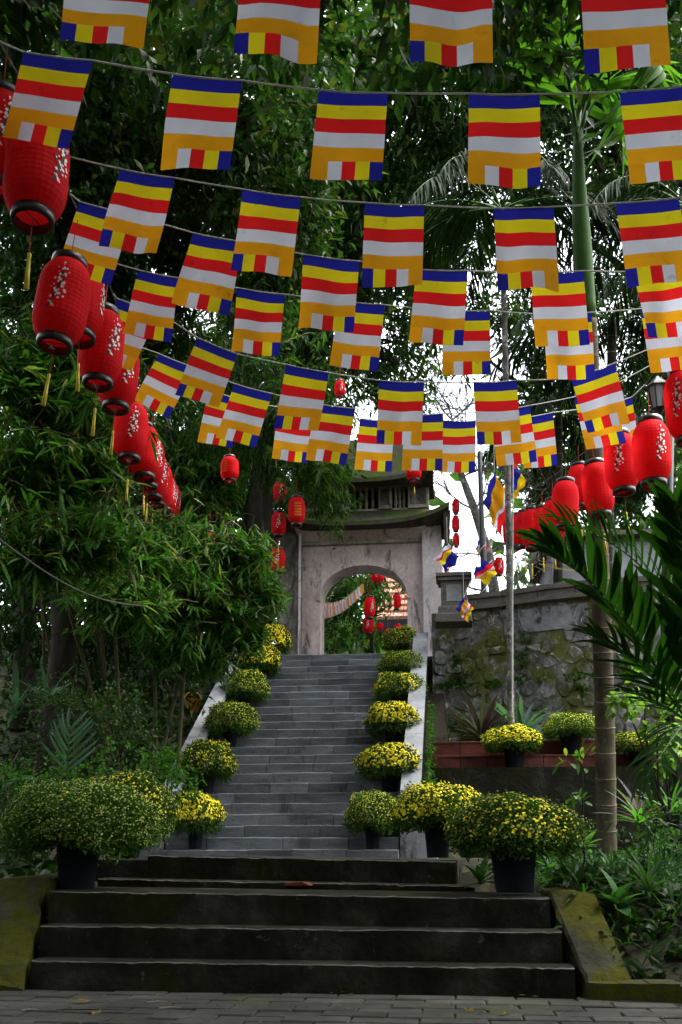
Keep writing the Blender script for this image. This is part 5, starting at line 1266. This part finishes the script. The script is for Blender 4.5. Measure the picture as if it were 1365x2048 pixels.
# ------------------------------------------------------------------ lamps
lp = empty('lamp_post', np.array([*P(968, 1170, Zc=20.5)[:2], ZT-.1])); tag(lp, 'black iron lamp post with scrolled top and a white cord wound round it', 'lamp post'); B = np.array(lp.location)
tp = P(968, 880, Zc=20.5)
mb = MB(); H = tp[2]-B[2]
link('post', MB().lathe([(.10,0),(.10,.3),(.065,.36),(.06,H*.5),(.055,H*.52),(.05,H)], 10).mesh('post', M['iron'], True), lp)
for s in (-1, 1):
    pts = [(s*(.05+.02*i), 0, H-.42+.0*i) for i in range(2)]+[(s*(.16+.09*math.cos(a)), 0, H-.36+.11*math.sin(a)) for a in np.linspace(-1.2, 4.2, 14)]
    link('scroll', MB().tube(pts, .016, 5).mesh('scroll', M['iron'], True), lp)
link('cord', MB().tube([(.068*math.cos(t), .068*math.sin(t), .5+t*.072) for t in np.linspace(0, 34, 150)], .010, 4).mesh('cord', M['rope']), lp)
q = P(1346, 1600, Zc=11.5); q[2] = float(terrain_z(q[0], q[1]))-.05
sl_ = empty('street_lamp', q); tag(sl_, 'black street lamp with a glazed lantern head behind the right row of lanterns', 'street lamp'); B = np.asarray(q)
hd = P(1318, 795, Zc=11.5)-B; pt_ = P(1343, 742, Zc=11.5)-B
link('post', MB().tube([(0,0,0), (pt_[0]*.5,0,pt_[2]*.5), (pt_[0], pt_[1], pt_[2])], [.075,.06,.05], 10).mesh('post', M['iron'], True), sl_)
link('arm', MB().tube([(pt_[0],pt_[1],pt_[2]-.1), (hd[0]+.08,hd[1],pt_[2]+.02), (hd[0],hd[1],hd[2]+.24)], .02, 6).mesh('arm', M['iron'], True), sl_)
link('cap', MB().lathe([(.02,.26),(.05,.22),(.13,.15),(.14,.13)], 6, (hd[0],hd[1],hd[2])).mesh('cap', M['iron']), sl_)
link('glass', MB().lathe([(.105,.128),(.075,-.13)], 6, (hd[0],hd[1],hd[2])).mesh('glass', M['lampglass']), sl_)
fr_ = MB()
for i in range(6):
    a = math.pi*2*i/6; fr_.tube([(hd[0]+.112*math.cos(a), hd[1]+.112*math.sin(a), hd[2]+.13), (hd[0]+.08*math.cos(a), hd[1]+.08*math.sin(a), hd[2]-.135)], .009, 4)
link('frame', fr_.mesh('frame', M['iron']), sl_)
link('base', MB().lathe([(.085,-.135),(.05,-.17),(.02,-.22)], 6, (hd[0],hd[1],hd[2])).mesh('base', M['iron']), sl_)

# ------------------------------------------------------------------ limp flags hanging beside the gate
def limp(px, py, w, h, zc, label, seed, turn=0, order=None):
    r = np.random.default_rng(seed); c = P(px, py-h/2, Zc=zc); e = empty('limp_flag', c); tag(e, label, 'flag', 'limp flags beside the gate'); W2, H2 = w*zc/F, h*zc/F
    cols = order or ['f_blue','f_yellow','f_red','f_white','f_orange']; nu, nv = 3, 9
    def pt(u, v):
        f = .10*math.sin(u*7+v*3+r0)+.07*math.sin(v*11-u*4+r0*2)
        x = W2*(u*.85-v*.75+f*.8+turn*(u+v)*.4); y = W2*(.28*math.sin(u*8+r0)*(.3+v)+.2*math.sin(v*9+u*3+r0)); z = -H2*(.50*u+.52*v+f*.25*(u+v))
        return (x, y, z)
    r0 = r.uniform(0, 6); names = {'f_blue':'blue_stripe','f_yellow':'yellow_stripe','f_red':'red_stripe','f_white':'white_stripe','f_orange':'orange_stripe'}
    for k, cn in enumerate(cols):
        vs = [pt((k+i/nu)/5, j/nv + .04*k*0) for j in range(nv+1) for i in range(nu+1)]
        fs = [(j*(nu+1)+i, j*(nu+1)+i+1, (j+1)*(nu+1)+i+1, (j+1)*(nu+1)+i) for j in range(nv) for i in range(nu)]
        link(names[cn], MB().add(vs, fs).mesh(names[cn], M[cn], True), e)
    link('string', MB().tube([(0,0,-.02),(0,0,.5)], .006, 4).mesh('string', M['rope']), e)
limp(990, 1010, 34, 135, 17.6, 'long limp orange and white flag beside the black lamp post', 1, .15, ['f_blue','f_orange','f_orange','f_white','f_red'])
limp(1030, 965, 24, 80, 17.4, 'limp flag with a blue edge right of the slim pale trunk', 2, -.1, ['f_red','f_blue','f_blue','f_yellow','f_orange'])
limp(895, 1115, 30, 60, 18.6, 'limp yellow and red flag at the right corner of the gate', 3, -.3, ['f_white','f_red','f_yellow','f_blue','f_blue'])
limp(962, 1095, 16, 52, 21, 'narrow limp flag of white and orange behind the lamp post', 4, 0, ['f_blue','f_white','f_orange','f_orange','f_red'])
limp(973, 1146, 34, 46, 17.5, 'crumpled striped flag lying over the parapet', 5, -.4, ['f_blue','f_red','f_white','f_orange','f_yellow'])
limp(928, 1220, 22, 50, 17.2, 'small crumpled flag hanging on the face of the wall below the pier', 6, .2, ['f_blue','f_orange','f_white','f_red','f_yellow'])
tag(MB().tube([P(928,1195,Zc=17.2), P(940,1165,Zc=17.3), P(985,1120,Zc=19)], .006, 4).build('string', M['rope']), 'thin white string running from the wall flag up to the lamp post', 'string')
tag(MB().tube([P(1025,1425,Zc=15.4), P(1026,1150,Zc=15.4), P(1027,860,Zc=15.4)], .010, 5).build('cord', M['rope']), 'pale cord hanging straight down along the slim pale trunk', 'cord')
tag(MB().tube([P(1190,1142,Zc=17), P(1130,1140,Zc=17), P(1080,1128,Zc=17.5)], .012, 4).build('rope', M['yellowrope']), 'yellow rope stretched behind the lanterns above the parapet', 'rope')
tag(MB().tube(bez([P(-20,1065,Zc=7), P(120,1170,Zc=8), P(180,1205,Zc=9), P(290,1212,Zc=10)], 18), .008, 6).build('cable', M['wire']), 'dark cable sagging through the bamboo at left', 'cable')

# ------------------------------------------------------------------ courtyard seen through the arch and over the parapet
hs = empty('temple_hall', np.array([*P(790, 1250, Zc=30)[:2], ZT])); tag(hs, 'hall with a pinkish clay tile roof seen through the gate arch', 'building'); B = np.array(hs.location)
xa, xb = P(752, 1200, Zc=30)[0]-B[0], P(900, 1200, Zc=30)[0]-B[0]; z0, z1 = P(790, 1238, Zc=30)[2]-B[2], P(790, 1120, Zc=32.4)[2]-B[2]
link('wall', MB().box((xa+.2, .6, -.3), (xb-.2, 5, z0-.02)).mesh('wall', M['darkwood']), hs)
nr_, nc = 9, 22; tme = None
for j in range(nr_):
    for i in range(nc):
        u0, u1 = j/nr_, (j+1)/nr_; x0 = xa+(xb-xa)*i/nc; x1 = xa+(xb-xa)*(i+1)/nc
        mb = MB().hexa([(x0+.01,2.8*u0,z0+(z1-z0)*u0),(x1-.01,2.8*u0,z0+(z1-z0)*u0),(x1-.01,2.8*u1+.05,z0+(z1-z0)*u1),(x0+.01,2.8*u1+.05,z0+(z1-z0)*u1),
            (x0+.01,2.8*u0,z0+(z1-z0)*u0+.10),(x1-.01,2.8*u0,z0+(z1-z0)*u0+.10),(x1-.01,2.8*u1+.05,z0+(z1-z0)*u1+.05),(x0+.01,2.8*u1+.05,z0+(z1-z0)*u1+.05)])
        link('tile', mb.mesh('tile', M['pinkroof']), hs)
link('eave_board', MB().box((xa, -.05, z0-.42), (xb, .1, z0-.01)).mesh('eave_board', M['darkwood']), hs)
h2 = empty('house', np.array([*P(1170, 1160, Zc=27)[:2], ZT])); tag(h2, 'grey rendered house behind the parapet and the palm trunk', 'building'); B = np.array(h2.location)
xa, xb = P(1105, 1100, Zc=27)[0]-B[0], P(1330, 1100, Zc=27)[0]-B[0]; zt = P(1170, 1075, Zc=27)[2]-B[2]
link('wall', MB().box((xa, 0, -.5), (xb, 4, zt)).mesh('wall', M['housewall']), h2)
link('roof', MB().hexa([(xa-.3,-.4,zt+.002),(xb+.3,-.4,zt+.002),(xb+.3,4.4,zt+.002),(xa-.3,4.4,zt+.002),(xa-.2,-.35,zt+.14),(xb+.2,-.35,zt+.14),(xb+.2,4.3,zt+.9),(xa-.2,4.3,zt+.9)]).mesh('roof', M['roof_under']), h2)
wn_ = link('window', MB().box((.2,-.04,.5),(1.0,-.003,1.7)).mesh('window', M['darkwood']), h2)
# greenery in the arch
def far_at(px, zc): q = P(px, 1400, Zc=zc); return np.array([q[0], q[1], ZT-.1])
tree('garden tree left inside the arch', far_at(670, 31), P(670, 1220, Zc=31), .10, [bl(665,1170,28,45,45,1300), bl(700,1230,28,40,40,1000), bl(655,1250,30,30,40,700), bl(715,1165,28,30,30,600)], M['leaf_mid'], .18, .07, seed=31, group='garden trees behind the gate')
tree('light leafed branch in front of the pink roof', far_at(735, 27), P(745, 1230, Zc=27), .07, [bl(750,1172,27,24,16,110), bl(785,1205,27,24,20,60), bl(765,1228,27,20,12,50), bl(725,1170,27,24,16,160)], M['leaf_bamboo'], .2, .07, seed=32, group='garden trees behind the gate')
tree('far garden trees behind the hall', far_at(640, 46), P(700, 1150, Zc=46), .2, [bl(700,1140,46,90,60,2400), bl(640,1200,46,60,70,1600), bl(790,1110,52,90,40,1600), bl(680,1270,44,70,40,2200), bl(740,1290,44,60,26,1400)], M['leaf_far'], .34, .16, seed=33, group='garden trees behind the gate')
rosette('garden_plant', 'low light green shrub in the middle of the arch', np.array([*P(745,1300,Zc=25)[:2], ZT]), 40, .5, .06, M['leaf_bamboo'], .6, 201)
rosette('garden_plant', 'dark leafy plant at the left inside the arch', np.array([*P(675,1300,Zc=25)[:2], ZT]), 40, .9, .09, M['leaf_broad'], .6, 202)
rb = np.array([*P(745,1300,Zc=23.2)[:2], ZT]); e = empty('flower_bed', rb); tag(e, 'bed of dark red flowers just inside the gate', 'flower bed')
p, nn = dome_pts(420, .36, .26, .05, np.random.default_rng(4), .06); tag(link('red_blooms', bloom_mesh('red_blooms', p, nn, .045, M['redbloom']), e), kind='stuff')
link('bed', MB().lathe([(.30,-.02),(.34,.04),(.25,.20),(0,.22)], 14, cap=False).mesh('bed', M['leaf_chry']), e)
# strings of flags far inside
for k, (pa, pb_) in enumerate((((646,1222),(725,1168)), ((648,1205),(715,1178)))):
    e = empty('flag_garland', P(*pa, Zc=26)); tag(e, ['lower garland of pale little flags inside the arch', 'upper garland of pale little flags inside the arch'][k], 'flags'); B = np.array(e.location)
    pts = [P(pa[0]+(pb_[0]-pa[0])*t, pa[1]+(pb_[1]-pa[1])*t + 10*math.sin(t*math.pi), Zc=26-2*t+k*.6) for t in np.linspace(0,1,30)]
    link('string', MB().tube([p-B for p in pts], .01, 4).mesh('string', M['rope']), e)
    for i, p in enumerate(pts):
        cn = ['f_white','f_pink','f_white','f_pink','f_orange'][i % 5]; p = p-B
        link('pennant', MB().add([(p[0]-.03,p[1],p[2]),(p[0]+.03,p[1],p[2]),(p[0]+.04,p[1]-.03,p[2]-.11),(p[0]-.03,p[1]+.02,p[2]-.11),(p[0]+.05,p[1]+.01,p[2]-.22),(p[0]-.01,p[1]-.02,p[2]-.22)], [(0,3,2,1),(3,5,4,2)]).mesh('pennant', M[cn], True), e)

# ------------------------------------------------------------------ small things on the ground
q = P(596, 1770, Y=6.58); 
e = MB()
r = np.random.default_rng(2)
vs = [(q[0]+x*.095, 6.585+y*.02, ZL[3]-.006+z*.010) for x, y, z in ((-1,-1,-1.6),(.9,-1,-1.5),(1,1,-1.4),(-.9,1,-1.4),(-.75,-.8,.5),(.3,-.9,.9),(.85,.6,.6),(-.6,.8,.9))]
tag(e.hexa(vs).build('brick_piece', M['redbrick']), 'broken piece of red brick on the edge of the fourth step', 'brick')
def litter(px, py, L, m, lab, i):
    q = P(px, py, Z=.004); a = random.uniform(0, 3)
    mb = MB(); mb.tube([(-L/2,0,.006),(0,.01*random.uniform(-2,2),.008),(L/2,0,.006)], [.002,.003,.001], 5)
    o = mb.build('twig', m); o.location = q; o.rotation_euler = (0,0,a*.15); tag(o, lab, 'twig', 'twigs and straw on the paving')
litter(180, 2022, .3, M['bark'], 'dark twig on the paving at left below the bottom step', 0)
litter(315, 2006, .10, M['straw'], 'pale straw on the paving near the middle of the bottom step', 1)
litter(340, 2018, .10, M['straw'], 'pale straw lying nearest the bottom edge of the photo', 2)
litter(60, 2022, .07, M['straw'], 'short pale straw at the far left of the paving', 3)
def dead_leaf(px, py, s, lab, i):
    q = P(px, py, Z=.006); v = [(-s,0,.004),(-s*.3,-s*.4,.012),(s*.5,-s*.35,.004),(s,0.0,.016),(s*.4,s*.4,.006),(-s*.4,s*.35,.014),(0,0,-.0)]
    o = MB().add(v, [(0,1,6),(1,2,6),(2,3,6),(3,4,6),(4,5,6),(5,0,6)]).build('dry_leaf', M['leaf_dry']); o.location = q; o.rotation_euler = (0,0,i*1.3); tag(o, lab, 'leaf', 'dry leaves on the paving')
dead_leaf(166, 2004, .06, 'curled dark dry leaf close to the bottom step at left', 0); dead_leaf(193, 2028, .035, 'small pale dry leaf in front of the dark twig', 1); dead_leaf(939, 2022, .03, 'small pale dry leaf right of the middle of the paving', 2); dead_leaf(1010, 2030, .03, 'pale dry leaf on the paving near the right kerb', 3)
r = np.random.default_rng(33); n = 700
yy_ = r.uniform(SY+.8, SY+3.6, n); pp_ = np.stack([np.full(n, XR+CW+.04)+np.abs(r.normal(0,.05,n)), yy_, stair_z(yy_)-r.uniform(-.12, .75, n)], 1)
o = link('creeper', leaves('creeper', pp_, np.stack([r.uniform(.1,1,n), r.normal(-.4,.5,n), r.normal(0,.5,n)], 1), r.uniform(.04,.10,n), r.uniform(.02,.05,n), M['leaf_shrub'], 'oval', .3)); tag(o, 'bright green creeper clinging to the outer side of the right curb', kind='stuff')
q = P(962, 1768, Y=6.5); q[2] = ZL[2]; rosette('bank_plant', 'small leafy weed growing beside the biggest black pot on the step', q, 13, .17, .045, M['leaf_broad'], .5, 151, up=.9, group=RG)
q = P(1000, 1755, Y=6.62); q[2] = ZL[2]; rosette('bank_plant', 'grassy weed behind the biggest black pot', q, 22, .24, .018, M['leaf_grass'], .5, 152, up=.9, group=RG)
# orange crate and pale bag under the bamboo by the left curb
q = ground_hit(385, 1425); q[2] += .09; e = empty('orange_basket', q); tag(e, 'orange plastic basket lying under the bamboo by the left curb', 'basket')
link('basket_body', MB().lathe([(.10,-.1),(.16,.12),(.17,.13),(.15,.13),(.09,-.08)], 12, cap=False).mesh('basket_body', M['orange_bag'], True), e)
link('handle', MB().tube([(.15*math.cos(a),0,.12+.16*math.sin(a)) for a in np.linspace(0,math.pi,9)], .012, 5).mesh('handle', M['orange_bag'], True), e)
q = P(441, 1345, Zc=15.4); r = np.random.default_rng(8); bg = MB(); vs = []; n = 7
for j in range(n):
    for i in range(n):
        vs.append((q[0]+(i/(n-1)-.5)*.20+r.normal(0,.012), q[1]+(j/(n-1)-.5)*.10+r.normal(0,.02), q[2]-(j/(n-1)-.5)*.30+r.normal(0,.018)))
bg.add(vs, [(j*n+i, j*n+i+1, (j+1)*n+i+1, (j+1)*n+i) for j in range(n-1) for i in range(n-1)])
tag(bg.build('plastic_sheet', M['blue_bag']), 'crumpled pale blue plastic sheet lying against the upper left curb', 'sheet')
r = np.random.default_rng(19); n = 420
ii = r.integers(0, NS, n); sd_ = r.choice([-1, 1], n); xx = np.where(sd_ > 0, XR-np.abs(r.normal(0,.5,n))-.05, XL+np.abs(r.normal(0,.5,n))+.05)
pp_ = np.stack([xx, SY+ii*T_+r.uniform(.01,.2,n), SZ+ii*RI+.010], 1)
tag(link('fallen_petals', leaves('fallen_petals', pp_, np.stack([r.normal(0,1,n), r.normal(0,1,n), np.zeros(n)], 1), r.uniform(.015,.04,n), r.uniform(.01,.025,n), M['leaf_dry'], 'rhomb', 0., flat=.1)), 'fallen petals and leaf bits on the stair treads', kind='stuff')
n = 150; pp_ = np.stack([r.uniform(-2.6,2,n), r.uniform(4.3,5.4,n), np.full(n,.008)], 1)
tag(link('leaf_bits', leaves('leaf_bits', pp_, np.stack([r.normal(0,1,n), r.normal(0,1,n), np.zeros(n)], 1), r.uniform(.01,.05,n), r.uniform(.006,.02,n), M['leaf_litter'], 'rhomb', 0., flat=.1)), 'leaf bits and grit strewn over the paving', kind='stuff')
print('objects', len(bpy.data.objects), 'tris', sum(sum(len(p.vertices)-2 for p in me.polygons) if len(me.polygons) < 5000 else len(me.polygons)*1.3 for me in bpy.data.meshes))
